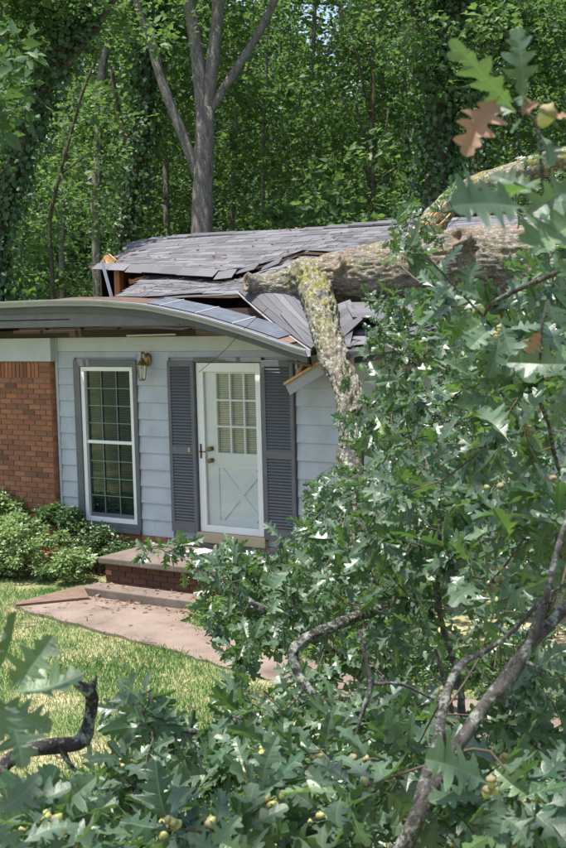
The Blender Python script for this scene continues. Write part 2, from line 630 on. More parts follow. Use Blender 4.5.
def make_ground():
    n = 160
    g = np.sinh(np.linspace(-4.2, 4.2, n)) / math.sinh(4.2) * 300
    X, Y = np.meshgrid(g + 2, g - 3, indexing='ij')
    Z = gz(X, Y) + (vnoise(np.stack([X.ravel(), Y.ravel(), 0 * X.ravel()], 1), .6, 3).reshape(X.shape) - .5) * .04
    inside = (X > -9) & (X < 6.5) & (Y > -1.4) & (Y < 7)
    Z[inside] = GZ
    V = np.stack([X, Y, Z], -1).reshape(-1, 3)
    i, j = np.meshgrid(np.arange(n - 1), np.arange(n - 1), indexing='ij')
    F = np.stack([i * n + j, (i + 1) * n + j, (i + 1) * n + j + 1, i * n + j + 1], -1).reshape(-1, 4)
    o = link('ground', np_mesh('ground', V, F, M['ground'], True))
    tag(o, 'lawn and soil of the front yard', kind='structure')
make_ground()

PATH = [(-.98, -2.12), (-.72, -1.39), (.95, -1.39), (1.1, -1.80), (1.9, -2.12), (2.8, -2.40), (3.6, -2.58), (4.9, -2.8), (6.4, -3.1), (8.5, -3.2),
        (8.6, -4.3), (6.4, -4.0), (4.74, -3.62), (3.43, -3.2), (2.53, -2.98), (1.84, -2.78), (1.11, -2.63), (.25, -2.42), (-.6, -2.24)]
def in_poly(x, y, poly):
    r = np.zeros(len(x), bool)
    n = len(poly)
    for a in range(n):
        x0, y0 = poly[a]; x1, y1 = poly[(a + 1) % n]
        c = ((y0 > y) != (y1 > y)) & (x < (x1 - x0) * (y - y0) / (y1 - y0 + 1e-12) + x0)
        r ^= c
    return r
def make_path():
    pts = []
    n = len(PATH)
    for a in range(n):
        p, q = np.array(PATH[a]), np.array(PATH[(a + 1) % n])
        for t in np.linspace(0, 1, 7, endpoint=False):
            w = p + (q - p) * t
            pts.append((w[0] + (random.random() - .5) * .05, w[1] + (random.random() - .5) * .05))
    me = bpy.data.meshes.new('path')
    k = len(pts)
    V = [(x, y, GZ + .03) for x, y in pts] + [(x, y, GZ - .1) for x, y in pts]
    me.from_pydata(V, [], [tuple(range(k))[::-1]] + [(i, (i + 1) % k, k + (i + 1) % k, k + i) for i in range(k)])
    me.materials.append(M['path'])
    me.update()
    import bmesh
    bm = bmesh.new(); bm.from_mesh(me); bmesh.ops.recalc_face_normals(bm, faces=bm.faces); bm.to_mesh(me); bm.free()
    tag(link('path', me), 'pinkish concrete front path', kind='structure')
make_path()

def make_grass():
    n = 210000
    x = RNG.uniform(-5.5, 7, n); y = RNG.uniform(-8.5, -1.1, n)
    jit = RNG.normal(0, .06, (2, n))
    ok = ~in_poly(x + jit[0], y + jit[1], PATH) & ~((x > -.8) & (x < 1.0) & (y > -1.42)) & ~((x < 1.2) & (x > -.75) & (y > -1.45))
    ok &= ~((x < -.9) & (y > -1.25 + .15 * np.sin(x * 5)))
    x, y = x[ok], y[ok]
    n = len(x)
    h = RNG.uniform(.02, .06, n) * (.6 + .8 * vnoise(np.stack([x, y, 0 * x], 1), 1.1, 8))
    a = RNG.uniform(0, 6.283, n)
    w = RNG.uniform(.0022, .0048, n)
    ln = RNG.uniform(.1, .8, n) * h
    b = np.stack([x, y, gz(x, y) + .004], 1)
    sd = np.stack([np.cos(a), np.sin(a), 0 * a], 1)
    fw = np.stack([-np.sin(a), np.cos(a), 0 * a], 1)
    up = np.array([0, 0, 1.0])
    V = np.stack([b - sd * w[:, None], b + sd * w[:, None], b + fw * (ln * .35)[:, None] + up * (h * .65)[:, None] + sd * (w * .7)[:, None],
                  b + fw * ln[:, None] + up * h[:, None]], 1).reshape(-1, 3)
    i = np.arange(n)[:, None] * 4
    T = np.vstack([i + np.array([0, 1, 2]), i + np.array([0, 2, 3])])
    o = link('lawn_grass', np_mesh('lawn_grass', V, T, M['grass'], attrs={'rnd': np.repeat(RNG.random(n), 4)}))
    tag(o, 'patchy green and straw coloured lawn grass', 'grass', kind='stuff')
make_grass()

# ------------------------------------------------------------------ generic leaf clouds (diamond leaves)
def leaf_quads(C, D, Nn, L, W, fold=.18):
    """C centre base, D dir, Nn normal, arrays -> V,T of 2-tri folded leaves"""
    D = D / np.linalg.norm(D, axis=1)[:, None]
    S = np.cross(Nn, D); S /= np.linalg.norm(S, axis=1)[:, None] + 1e-9
    Nn = np.cross(D, S)
    L = L[:, None]; W = W[:, None]
    V = np.stack([C, C + D * L * .42 + S * W * .5 + Nn * W * fold, C + D * L, C + D * L * .42 - S * W * .5 + Nn * W * fold], 1).reshape(-1, 3)
    i = np.arange(len(C))[:, None] * 4
    T = np.vstack([i + np.array([0, 2, 1])[None], i + np.array([0, 3, 2])[None]])
    return V, T[:, ::-1]

def rand_dirs(n, up=.0):
    d = RNG.normal(size=(n, 3)); d[:, 2] += up
    return d / np.linalg.norm(d, axis=1)[:, None]

def clump_leaves(centres, radii, per, L, flat=.6, upb=1.1, droop=-.15, wr=.6):
    k = len(centres)
    C = np.repeat(centres, per, axis=0); R = np.repeat(radii, per)
    n = len(C)
    o = rand_dirs(n) * (RNG.random(n) ** .42)[:, None] * R[:, None]
    o[:, 2] *= flat
    Nn = rand_dirs(n, upb)
    D = o / (np.linalg.norm(o, axis=1)[:, None] + 1e-6) + RNG.normal(0, .7, (n, 3)); D[:, 2] = D[:, 2] * .5 + droop
    ll = L * RNG.uniform(.65, 1.3, n) * np.repeat(RNG.uniform(.65, 1.35, k), per)
    V, T = leaf_quads(C + o, D, Nn, ll, ll * wr)
    base = np.repeat(RNG.random(k), per) * .7 + RNG.random(n) * .3
    return V, T, np.repeat(base, 4)

# ------------------------------------------------------------------ house
house = thing('house', 'low grey and brick house with its shingled roof crushed by a fallen oak', 'house', (1.5, 0, GZ))

def unit_box(name, sx, sy, sz, mt, bev=.12):
    """box with chamfered front edges, centred in x,z; back at y=0, front at -sy"""
    b = MB()
    c = bev * min(sx, sz)
    pr = [(-sx / 2, 0, -sz / 2), (sx / 2, 0, -sz / 2), (sx / 2, 0, sz / 2), (-sx / 2, 0, sz / 2)]
    md = [(-sx / 2, -sy + c, -sz / 2), (sx / 2, -sy + c, -sz / 2), (sx / 2, -sy + c, sz / 2), (-sx / 2, -sy + c, sz / 2)]
    fr = [(-sx / 2 + c, -sy, -sz / 2 + c), (sx / 2 - c, -sy, -sz / 2 + c), (sx / 2 - c, -sy, sz / 2 - c), (-sx / 2 + c, -sy, sz / 2 - c)]
    F = [(0, 1, 2, 3), (11, 10, 9, 8)][::1]
    F = [(3, 2, 1, 0), (8, 9, 10, 11)]
    for a, o in ((0, 4), (4, 8)):
        for i in range(4):
            j = (i + 1) % 4
            F.append((a + i, a + j, o + j, o + i))
    b.add(pr + md + fr, F)
    return b.mesh(name, mt)

# --- structural shell
mb = MB()
mb.box(-2.17, 6.2, 0, .14, -.05, 2.38)       # front wall backing right of brick - cut below by openings
wall_front = None
def wall_with_holes(name, x0, x1, z0, z1, holes, y0, y1, mt, parent):
    b = MB()
    xs = sorted({x0, x1, *[h[0] for h in holes], *[h[1] for h in holes]})
    zs = sorted({z0, z1, *[h[2] for h in holes], *[h[3] for h in holes]})
    for a, c in zip(xs[:-1], xs[1:]):
        for d, e in zip(zs[:-1], zs[1:]):
            mx, mz = (a + c) / 2, (d + e) / 2
            if any(h[0] < mx < h[1] and h[2] < mz < h[3] for h in holes):
                continue
            b.box(a, c, y0, y1, d, e)
    return b.build(name, mt, parent)
WIN = (-1.785, -.931, .055, 2.01)
DOOR = (.03, .945, .0, 2.065)
wall = wall_with_holes('siding_wall', -2.2, 6.2, -.06, 2.38, [WIN, DOOR], .012, .15, M['siding'], house)
mb = MB()
mb.box(-8, -2.205, .012, .2, GZ - .1, 2.38)
mb.build('brick_wall_core', M['mortar'], house)
mb = MB(); mb.box(6.0, 6.2, .16, 6.0, GZ, 2.38); mb.build('side_wall', M['siding'], house)
mb = MB(); mb.box(-8, 6.2, 6.0, 6.15, GZ, 2.38); mb.build('rear_wall', M['siding'], house)
mb = MB(); mb.box(-8.0, -7.85, .2, 6.0, GZ, 2.38); mb.build('end_wall', M['mortar'], house)
mb = MB(); mb.box(-7.8, 5.95, .2, 5.95, -.06, -.02); mb.build('floor', M['dark'], house)
mb = MB(); mb.box(-7.8, 5.95, .16, 5.95, 2.36, 2.4); mb.build('ceiling', M['dark'], house)
mb = MB(); mb.box(-.5, -.42, .16, 4, -.02, 2.36).box(1.6, 1.68, .16, 4, -.02, 2.36).box(-4, 3, 4.0, 4.08, -.02, 2.36); mb.build('inner_wall', M['room'], house)

# --- siding boards, each a wedge with its own shadow line
def board(x0, x1, z0, z1, bow=0):
    b = MB()
    V = [(x0, .011, z0), (x1, .011, z0), (x1, .011, z1), (x0, .011, z1),
         (x0, -.029, z0), (x1, -.029, z0), (x1, -.008, z1), (x0, -.008, z1)]
    b.add(V, [(0, 1, 2, 3), (7, 6, 5, 4), (0, 4, 5, 1), (1, 5, 6, 2), (2, 6, 7, 3), (3, 7, 4, 0)])
    return b.build('siding_board', M['siding'], wall)
S = .2057
for k in range(0, 11):
    z0 = 1.991 - S * k
    z1 = z0 + S
    if z0 < -.09:
        break
    z0 = max(z0, -.06)
    for a, c in ((-2.165, -1.892), (-.868, -.380)):
        board(a, c, z0, z1 - .002)
    cut = 3.4 + .8 * ((k * 37) % 5) / 5
    board(1.425, cut, z0, z1 - .002)
    board(cut + .003, 6.2, z0, z1 - .002)
for a, c in ((-1.892, -.868), (-.380, 1.425)):
    board(a, c, 2.125, 2.195)
mb = MB().box(-2.165, 1.9, -.026, .011, 2.199, 2.375); mb.build('frieze_board', M['frieze'], wall, bevel=.003)
mb = MB().box(1.903, 6.2, -.026, .011, 2.199, 2.375); mb.build('frieze_board', M['frieze'], wall, bevel=.003)
mb = MB().box(-2.205, -2.168, -.035, .012, GZ, 2.375); mb.build('corner_trim', M['frieze'], house, bevel=.003)

# --- brick veneer
bw = MB().box(-8, -2.225, -.094, .011, GZ, 2.075).build('brick_veneer', M['mortar'], house)
BR = unit_box('brick', .193, .02, .057, M['brick'], .06)
BH = unit_box('brick', .092, .02, .057, M['brick'], .06)
BS = unit_box('brick', .057, .02, .193, M['brick'], .06)
BO = unit_box('brick', .193, .02, .057, M['oldshadebrick'], .06)
BE = unit_box('brick', .099, .012, .057, M['brick'], .06)
ch = .0677
FARB = []
row = 0
z = 2.075 - .212
while z > GZ - .02:
    zc = z - ch / 2
    x = -2.222
    first = row % 2 == 0
    while x > -3.4:
        w = .203 if not first else .1015
        me = BR if not first else BH
        o = link('brick', me, bw, (x - w / 2 + random.uniform(-.002, .002), -.090 + random.uniform(-.003, .002), zc + random.uniform(-.0015, .0015)))
        first = False
        x -= w
    while x > -7.9:
        FARB.append((x - .1015 + random.uniform(-.002, .002), -.090 + random.uniform(-.003, .002), zc))
        x -= .203
    o = link('brick', BE, bw, (-2.229 + random.uniform(-.001, .002), -.047, zc))
    o.rotation_euler = (0, 0, math.pi / 2)
    z -= ch
    row += 1
fb = MB()
for (bx_, by_, bz_) in FARB:
    fb.box(bx_ - .0965, bx_ + .0965, by_ - .018, by_, bz_ - .0285, bz_ + .0285)
for i in range(66):
    fb.box(-3.36 - .0677 * i - .0285, -3.36 - .0677 * i + .0285, -.108, -.09, 2.075 - .2025, 2.075 - .0095)
fb.build('brick_mass', M['brick'], bw, kind='stuff')
x = -2.222 - .203
for i in range(13):
    link('brick', BS, bw, (x - .034, -.090 + random.uniform(-.003, .002), 2.075 - .106))
    x -= .0677
for i, dz in enumerate((.035, .104, .172)):
    w = .1015 if i % 2 else .203
    link('brick', BR, bw, (-2.222 - .1015, -.0905, 2.075 - dz))
    o = link('brick', BE, bw, (-2.229, -.047, 2.075 - dz)); o.rotation_euler = (0, 0, math.pi / 2)
mb = MB().box(-8, -2.19, -.125, .01, 2.078, 2.375); mb.build('frieze_box', M['frieze'], house, bevel=.004)
# foundation strip under the siding
fd = MB().box(-2.2, 6.2, -.02, .14, GZ - .1, -.063).build('foundation', M['mortar'], house)
for r in range(6):
    x = -2.1 + (r % 2) * .1015
    while x < -.65:
        link('brick', BR, fd, (x + .1, -.012 - random.random() * .003, -.063 - ch * (r + .5)))
        x += .203

# --- window
wd = MB()
wd.box(-1.892, -1.787, -.045, .01, -.05, 2.095).box(-.929, -.868, -.045, .01, -.05, 2.095).box(-1.787, -.929, -.045, .01, 2.012, 2.095).box(-1.787, -.929, -.045, .01, -.05, .052)
window = wd.build('window', M['trim'], house, bevel=.004)
mb = MB().box(-1.90, -.86, -.085, -.046, -.052, .0); mb.build('sill', M['trim'], window, bevel=.005)
mb = MB().box(-1.783, -1.725, -.030, .05, .057, 2.008).box(-.985, -.933, -.030, .05, .057, 2.008).box(-1.725, -.985, -.030, .05, 1.955, 2.008).box(-1.725, -.985, -.030, .05, .057, .115)
mb.build('frame', M['white'], window, bevel=.004)
mb = MB().box(-1.725, -.985, -.012, .03, 1.045, 1.085); mb.build('meeting_rail', M['white'], window, bevel=.003)
mb = MB().box(-1.725, -.985, .012, .045, .116, .165); mb.build('sash_rail', M['trim'], window, bevel=.003)
gx = np.linspace(-1.725, -.985, 4)
for zr in (np.linspace(1.085, 1.955, 5), np.linspace(.166, 1.045, 5)):
    for i in range(1, 3):
        MB().box(gx[i] - .0055, gx[i] + .0055, .004, .016, zr[0], zr[-1]).build('muntin', M['grid'], window)
    for j in range(1, 4):
        MB().box(gx[0], gx[-1], .005, .015, zr[j] - .0055, zr[j] + .0055).build('muntin', M['grid'], window)
    for i in range(3):
        for j in range(4):
            MB().box(gx[i] + .001, gx[i + 1] - .001, .0185, .0215, zr[j] + .001, zr[j + 1] - .001).build('pane', M['pane'], window)
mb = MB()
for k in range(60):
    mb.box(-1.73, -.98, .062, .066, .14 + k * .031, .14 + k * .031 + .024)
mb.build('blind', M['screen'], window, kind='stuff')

# --- shutters with separate louvres
def shutter(x0, x1, z0, z1, lab):
    y0, y1 = -.058, -.024
    b = MB()
    st = .048
    b.box(x0, x0 + st, y0, y1, z0, z1).box(x1 - st, x1, y0, y1, z0, z1)
    for a, c in ((z0, z0 + .11), (.97, 1.06), (z1 - .07, z1)):
        b.box(x0 + st, x1 - st, y0, y1, a, c)
    o = b.build('shutter', M['trim'], house, bevel=.003)
    o['label'] = lab
    MB().box(x0 + st - .005, x1 - st + .005, -.0235, -.020, z0 + .02, z1 - .02).build('backing', M['trim'], o)
    sb = MB()
    R = Matrix.Rotation(math.radians(-38), 4, 'X')
    sb.box(-(x1 - x0) / 2 + st - .004, (x1 - x0) / 2 - st + .004, -.003, .003, -.021, .021, M=R)
    me = sb.mesh('slat', M['trim'])
    for a, c in ((z0 + .11, .97), (1.06, z1 - .07)):
        n = int((c - a) / .0355)
        for i in range(n):
            link('slat', me, o, ((x0 + x1) / 2, -.042, a + (i + .5) * (c - a) / n))
    return o
sh1 = shutter(-.377, .018, .03, 2.085, 'dark grey louvred shutter left of the door')
sh2 = shutter(.985, 1.412, .03, 2.09, 'dark grey louvred shutter right of the door')
MB().box(-.085, -.055, -.072, -.0585, 1.0, 1.055).build('doorbell', M['alum'], house, bevel=.004)
MB().box(.02, .983, -.05, .01, 2.072, 2.122).build('door_head_trim', M['trim'], house, bevel=.003)
MB().box(.955, .982, -.04, .01, .0, 2.07).build('door_side_trim', M['trim'], house, bevel=.003)

# --- entry door behind a storm door
dr = MB()
Y0 = .028
gx0, gx1, gz0, gz1 = .285, .875, 1.0, 1.93
dr.box(.06, gx0, Y0, Y0 + .04, .02, 2.05).box(gx1, .93, Y0, Y0 + .04, .02, 2.05).box(gx0, gx1, Y0, Y0 + .04, gz1, 2.05).box(gx0, gx1, Y0, Y0 + .04, .02, .20).box(gx0, gx1, Y0, Y0 + .04, .82, gz0)
dr.box(gx0, gx1, Y0 + .022, Y0 + .034, .20, .82)
door = dr.build('door', M['door'], house)
for i in range(1, 3):
    x = gx0 + (gx1 - gx0) * i / 3
    MB().box(x - .012, x + .012, Y0 - .004, Y0 + .03, gz0, gz1).build('muntin', M['door'], door, bevel=.003)
    z = gz0 + (gz1 - gz0) * i / 3
    MB().box(gx0, gx1, Y0 - .002, Y0 + .028, z - .012, z + .012).build('muntin', M['door'], door, bevel=.003)
for i in range(3):
    for j in range(3):
        MB().box(gx0 + .5967 / 3 * i, gx0 + .59 / 3 * (i + 1) - .001, Y0 + .0305, Y0 + .0335, gz0 + .93 / 3 * j, gz0 + .93 / 3 * (j + 1) - .001).build('pane', M['glass'], door)
mb = MB()
for k in range(38):
    mb.box(gx0 - .01, gx1 + .01, Y0 + .055, Y0 + .059, gz0 - .01 + k * .0252, gz0 - .01 + k * .0252 + .019)
mb.build('blind', M['blind'], door, kind='stuff')
for sgn, yy in ((1, .002), (-1, .0035)):
    a = Vector((gx0 + .03, Y0 + yy + .008, .51 - sgn * .28)); c = Vector((gx1 - .03, Y0 + yy + .008, .51 + sgn * .28))
    MB().bar(a, c, .085, .024, (0, 1, 0)).build('cross_rail', M['door'], door, bevel=.004)
mb = MB()
mb.lathe([(.02, 0), (.028, .004), (.028, .012), (.012, .02), (.012, .035), (.026, .045), (.03, .06), (.022, .075), (.002, .08)], seg=14)
knobme = mb.mesh('knob', M['brass'], smooth=True)
for z in (.905, 1.045):
    o = link('knob', knobme, door, (.20, Y0 - .001, z)); o.rotation_euler = (math.pi / 2, 0, 0)
sd = MB()
sd.box(.030, .128, -.018, .022, .05, 2.06).box(.872, .945, -.018, .022, .05, 2.06).box(.128, .872, -.018, .022, 1.955, 2.06).box(.128, .872, -.018, .022, .05, .135)
storm = sd.build('storm_door', M['white'], house, bevel=.005)
MB().box(.129, .871, .000, .004, .136, 1.954).build('glass', M['glass'], storm)
mb = MB().box(.062, .082, -.030, -.0185, .93, 1.10).box(.066, .16, -.055, -.043, 1.005, 1.017).box(.068, .078, -.054, -.030, 1.0, 1.02)
mb.build('handle', M['iron'], storm, bevel=.003)
for z in (.35, 1.2, 1.8):
    MB().box(.938, .957, -.028, -.0185, z, z + .09).build('hinge', M['white'], storm, bevel=.002)
MB().box(.0, .98, -.06, .05, -.075, .048).build('threshold', M['alum'], house, bevel=.006)

# --- wall lantern beside the window
lx, ly, lz = -.68, -.15, 1.87
lamp = thing('wall_lantern', 'brass carriage lantern on the siding between the window and the door', 'lantern', (-.68, -.03, 2.0))
b = MB(); b.lathe([(.001, 0), (.05, .002), (.055, .012), (.04, .025), (.012, .03)], seg=16)
o = link('backplate', b.mesh('backplate', M['brass'], smooth=True), lamp, (-.68, -.03, 2.10)); o.rotation_euler = (math.pi / 2, 0, 0); o.scale = (1, 1.5, 1)
b = MB(); b.tube(smooth_path([(-.68, -.03, 2.10), (-.68, -.08, 2.16), (-.68, -.13, 2.19), (lx, ly, 2.17), (lx, ly, 2.12)], .02), [.011] * len(smooth_path([(-.68, -.03, 2.10), (-.68, -.08, 2.16), (-.68, -.13, 2.19), (lx, ly, 2.17), (lx, ly, 2.12)], .02)), 8)
b.build('arm', M['brass'], lamp, True)
MB().lathe([(.004, .30), (.012, .275), (.022, .27), (.03, .245), (.062, .20), (.072, .19), (.072, .182)], (lx, ly, lz - .02), 6).build('cap', M['brass'], lamp)
MB().lathe([(.030, .0), (.040, .01), (.042, .02)], (lx, ly, lz - .02), 6).build('base', M['brass'], lamp)
for k in range(6):
    a = 2 * math.pi * k / 6
    MB().bar((lx + .042 * math.cos(a), ly + .042 * math.sin(a), lz), (lx + .064 * math.cos(a), ly + .064 * math.sin(a), lz + .163), .006, .006, (0, 0.3, 1)).build('rib', M['brass'], lamp)
MB().lathe([(.038, .0), (.060, .162)], (lx, ly, lz), 6).build('glass', M['glass'], lamp)
MB().lathe([(.012, .0), (.014, .06), (.022, .085), (.020, .12), (.004, .135)], (lx, ly, lz + .005), 10).build('bulb', M['white'], lamp, True)

# --- roof: decks crushed under the trunk
DX = [-8, -3.2, -2.5, -1.66, -.87, -.12, .59, 1.26, 2.0, 2.3, 3.0, 4.0, 5.0, 6.6]
DZ = [2.84, 2.838, 2.836, 2.842, 2.825, 2.760, 2.625, 2.453, 2.225, 2.19, 2.28, 2.48, 2.66, 2.78]
def droop(x):
    xs = np.array(DX); zs = np.array(DZ)
    i = int(np.clip(np.searchsorted(xs, x) - 1, 0, len(xs) - 2))
    q = np.interp(np.linspace(x - .17, x + .17, 9), xs, zs)
    return float(np.mean(q))
RY, RZ, SL = 3.0, 3.76, .253
def plane(y): return RZ - SL * (RY - y)
def lip(x):
    y = float(np.interp(x, [-2.7, -.3, .56, 6.6], [1.25, 1.2, 1.5, 1.45]))
    z = float(np.interp(x, [-2.7, -2.15, -1.4, -.35, .2, .58, 1.5, 6.6], [3.34, 3.31, 3.245, 3.15, 3.25, 3.385, 3.30, 3.28]))
    return np.array([x, y, z])
def U(x, t):           # upper deck, t 0 ridge .. 1 lip
    L = lip(max(x, -2.7))
    xr = x
    if x < -2.63:
        pass
    y = RY + (L[1] - RY) * t
    z = plane(y) * (1 - t ** 2) + (L[2] + (0)) * t ** 2
    z += -.02 * math.sin(math.pi * t) * (1 + math.sin(x * 1.3))
    return np.array([x + (.03 * math.sin(9 * t + x)) * 0, y, z])
def Lo(x, t):          # lower deck, t 0 top under the lip .. 1 front edge
    L = lip(x)
    gap = float(np.interp(x, [-1.6, -.3, .5], [.10, .11, .006]))
    z0 = L[2] - gap
    y0 = L[1] + .12
    zf = float(np.interp(x, [-1.6, .6, 1.6, 2.4, 4.5, 6.6], [2.86, 2.865, 2.72, 2.60, 2.66, 2.85]))
    y = y0 + (.3 - y0) * t
    s = t + .18 * math.sin(math.pi * t) * float(np.interp(x, [.3, 1.2], [0, 1]))
    return np.array([x, y, z0 + (zf - z0) * s + .012 * math.sin(x * 5 + t * 3)])
def Re(x, t):          # right eave deck in front of the trunk
    a = Lo(x, 1.0)
    zf = droop(x) + .035
    bump_ = .05 * math.sin(x * 6.3) + .03 * math.sin(x * 13 + 1)
    return np.array([x, .3 + (-.64 - .3) * t, a[2] + (zf - a[2]) * t + bump_ * math.sin(math.pi * t)])
FA, FB, FC, FD = PY(238, 291, .30), PY(311, 349, -.62), PY(332, 338, -.42), PY(300, 284, .26)
def Fl(s, t):          # torn flap hanging beside the limb: s along the front edge, t 1 at that edge
    t = 1 - t
    p = (FA * (1 - s) + FB * s) * (1 - t) + (FD * (1 - s) + FC * s) * t
    return p + np.array([0, 0, .05 * math.sin(math.pi * t) - .03 * math.sin(math.pi * s)])

roof = thing('roof_root', '', '', (0, 0, 0)) if False else None
def deck(fn, x0, x1, nx, nt, name, mt, parent, thick=.03, ragged=None):
    b = MB()
    V, F = [], []
    for off in (0, -thick):
        for i in range(nx + 1):
            for j in range(nt + 1):
                x = x0 + (x1 - x0) * i / nx
                t = j / nt
                if ragged:
                    x = ragged(x, t)
                p = fn(x, t)
                V.append(p + np.array([0, 0, off - .012]))
    w = nt + 1
    k = (nx + 1) * w
    for i in range(nx):
        for j in range(nt):
            a = i * w + j
            F.append((a, a + 1, a + w + 1, a + w))
            F.append((k + a, k + a + w, k + a + w + 1, k + a + 1))
    for i in range(nx):
        for j, fl in ((0, 0), (nt, 1)):
            a = i * w + j
            F.append((a, a + w, k + a + w, k + a) if not fl else (a, k + a, k + a + w, a + w))
    for j in range(nt):
        for i in (0, nx):
            a = i * w + j
            F.append((a, k + a, k + a + 1, a + 1) if i == 0 else (a, a + 1, k + a + 1, k + a))
    b.add(V, F)
    o = b.build(name, mt, parent)
    return o

def leftU(t): return -3.30 + .62 * t + .05 * math.sin(t * 23)
up_deck = deck(U, -3.3, 6.5, 60, 12, 'upper_roof', M['plank'], house, ragged=lambda x, t: x if x > -2 else x + (leftU(t) - (-3.3)) * (-2 - x) / 1.3)
lo_deck = deck(Lo, -1.42, 6.5, 50, 10, 'lower_roof', M['plank'], house, ragged=lambda x, t: x - .35 * (1 - t) * max(0, (0 - x) / 1.42))
re_deck = deck(Re, 2.35, 6.5, 36, 6, 'eave_roof', M['plank'], house)
fl_deck = deck(Fl, 0, 1, 8, 6, 'torn_roof_flap', M['plank'], house)
# back slope
b = MB()
b.add([(-3.6, RY, RZ - .03), (6.5, RY, RZ - .03), (6.5, 6.7, plane(RY - 3.7) - .03), (-3.6, 6.7, plane(RY - 3.7) - .03),
       (-3.6, RY, RZ - .06), (6.5, RY, RZ - .06), (6.5, 6.7, plane(RY - 3.7) - .06), (-3.6, 6.7, plane(RY - 3.7) - .06)],
      [(0, 1, 2, 3), (7, 6, 5, 4), (0, 4, 5, 1), (1, 5, 6, 2), (2, 6, 7, 3), (3, 7, 4, 0)])
b.build('rear_roof', M['shingle'], house)

# shingles: the ones that show largest are single pieces, the rest one mass
tabs = []      # (size, parent key, 3x3 frame, pos, w, h)
def add_tabs(fn, x0, x1, xs_of, t_len, expo, parent, lift=0, wtab=.305, span=None, first_t=0.0, jit=.004):
    nrow = int(t_len / expo)
    for r in range(nrow + 1):
        tb = r / nrow                      # butt (lower) edge
        ta = max(0, tb - 1.25 / nrow)
        if r == 0:
            continue
        xa, xb = xs_of(tb)
        nx = int((xb - xa) / wtab) + 1
        x = xa - random.random() * wtab * .5
        sh = (r % 2) * wtab / 2
        x = xa - sh
        while x < xb:
            a, c = max(x, xa), min(x + wtab - .004, xb)
            if c - a > .06:
                p00, p10 = fn(a, tb), fn(c, tb)
                p01, p11 = fn(a, ta), fn(c, ta)
                cen = (p00 + p10 + p01 + p11) / 4
                ex = (p10 + p11 - p00 - p01) / 2
                ey = (p01 + p11 - p00 - p10) / 2
                tabs.append([parent, cen, ex, ey, random.random()])
            x += wtab
def xsU(t): return (leftU(t) - .03 - random.random() * .04, 6.5)
add_tabs(U, 0, 1, xsU, 1.85, .128, up_deck)
add_tabs(Lo, 0, 1, lambda t: (-1.42 - .35 * (1 - t) - random.random() * .05, 6.5), 1.25, .128, lo_deck)
add_tabs(Re, 0, 1, lambda t: (2.35 + random.random() * .1, 6.5), 1.0, .128, re_deck)
FLW = np.linalg.norm(FB - FA)
for j_ in range(7):
    b = MB(); V = []; F = []
    t0, t1 = (j_ - .25) / 7, (j_ + 1.0) / 7
    s0, s1 = random.uniform(-.03, .02), random.uniform(.97, 1.02)
    for i_ in range(13):
        sx = s0 + (s1 - s0) * i_ / 12
        lo_, hi_ = Fl(sx, t1) + (0, 0, .012 + .004 * math.sin(i_ * 1.7 + j_)), Fl(sx, max(t0, 0)) + (0, 0, .003)
        V += [lo_, hi_, hi_ - (0, 0, .006), lo_ - (0, 0, .006)]
    for i_ in range(12):
        if i_ % 3 == j_ % 3 and j_ < 6:
            pass
        for k_ in range(4):
            F.append((i_ * 4 + k_, i_ * 4 + (k_ + 1) % 4, i_ * 4 + 4 + (k_ + 1) % 4, i_ * 4 + 4 + k_))
    F += [(3, 2, 1, 0), (48, 49, 50, 51)]
    b.add(V, F).build('shingle_strip', M['shingle'], fl_deck)

def tab_frame(cen, ex, ey):
    lx_, ly_ = np.linalg.norm(ex), np.linalg.norm(ey)
    n = np.cross(ex, ey); n /= np.linalg.norm(n)
    if n[2] < 0:
        n = -n
    tilt = 0.022
    e2 = ey / ly_ * math.cos(tilt) - n * math.sin(tilt)
    n2 = n * math.cos(tilt) + ey / ly_ * math.sin(tilt)
    return ex / lx_, e2, n2, lx_, ly_
def show(p):
    u, v, z = proj(p)
    vis = (-10 < u < 576) and (0 < v < 860)
    behind = u > 330 and v > 235 + 0
    return (1.0 if vis else 0.0) * (.2 if behind else 1) / z
cand = []
for k, tb in enumerate(tabs):
    ex, e2, n2, lx_, ly_ = tab_frame(*tb[1:4])
    vd = tb[1] - CAM; vd = vd / np.linalg.norm(vd)
    cand.append((show(tb[1]) ** 2 * lx_ * ly_ * abs(n2 @ vd), k))
cand.sort(reverse=True)
singles = set(k for s, k in cand[:300] if s > 0)
tabme = MB().box(-.5, .5, -.5, .5, -.5, .5).mesh('shingle', M['shingle'])
rest = {}
for k, tb in enumerate(tabs):
    ex, e2, n2, lx_, ly_ = tab_frame(*tb[1:4])
    wob = random.gauss(0, .012)
    e2 = e2 + ex * wob * .3
    pos = tb[1] + n2 * (.006 + random.random() * .004)
    if k in singles:
        o = link('shingle', tabme, tb[0])
        R = Matrix(((ex[0] * lx_, e2[0] * ly_, n2[0] * .0045, pos[0] - ORG[house][0]), (ex[1] * lx_, e2[1] * ly_, n2[1] * .0045, pos[1] - ORG[house][1]), (ex[2] * lx_, e2[2] * ly_, n2[2] * .0045, pos[2] - ORG[house][2]), (0, 0, 0, 1)))
        o.matrix_local = R
    else:
        rest.setdefault(tb[0], []).append((pos, ex * lx_ / 2, e2 * ly_ / 2, n2 * .0022, tb[4]))
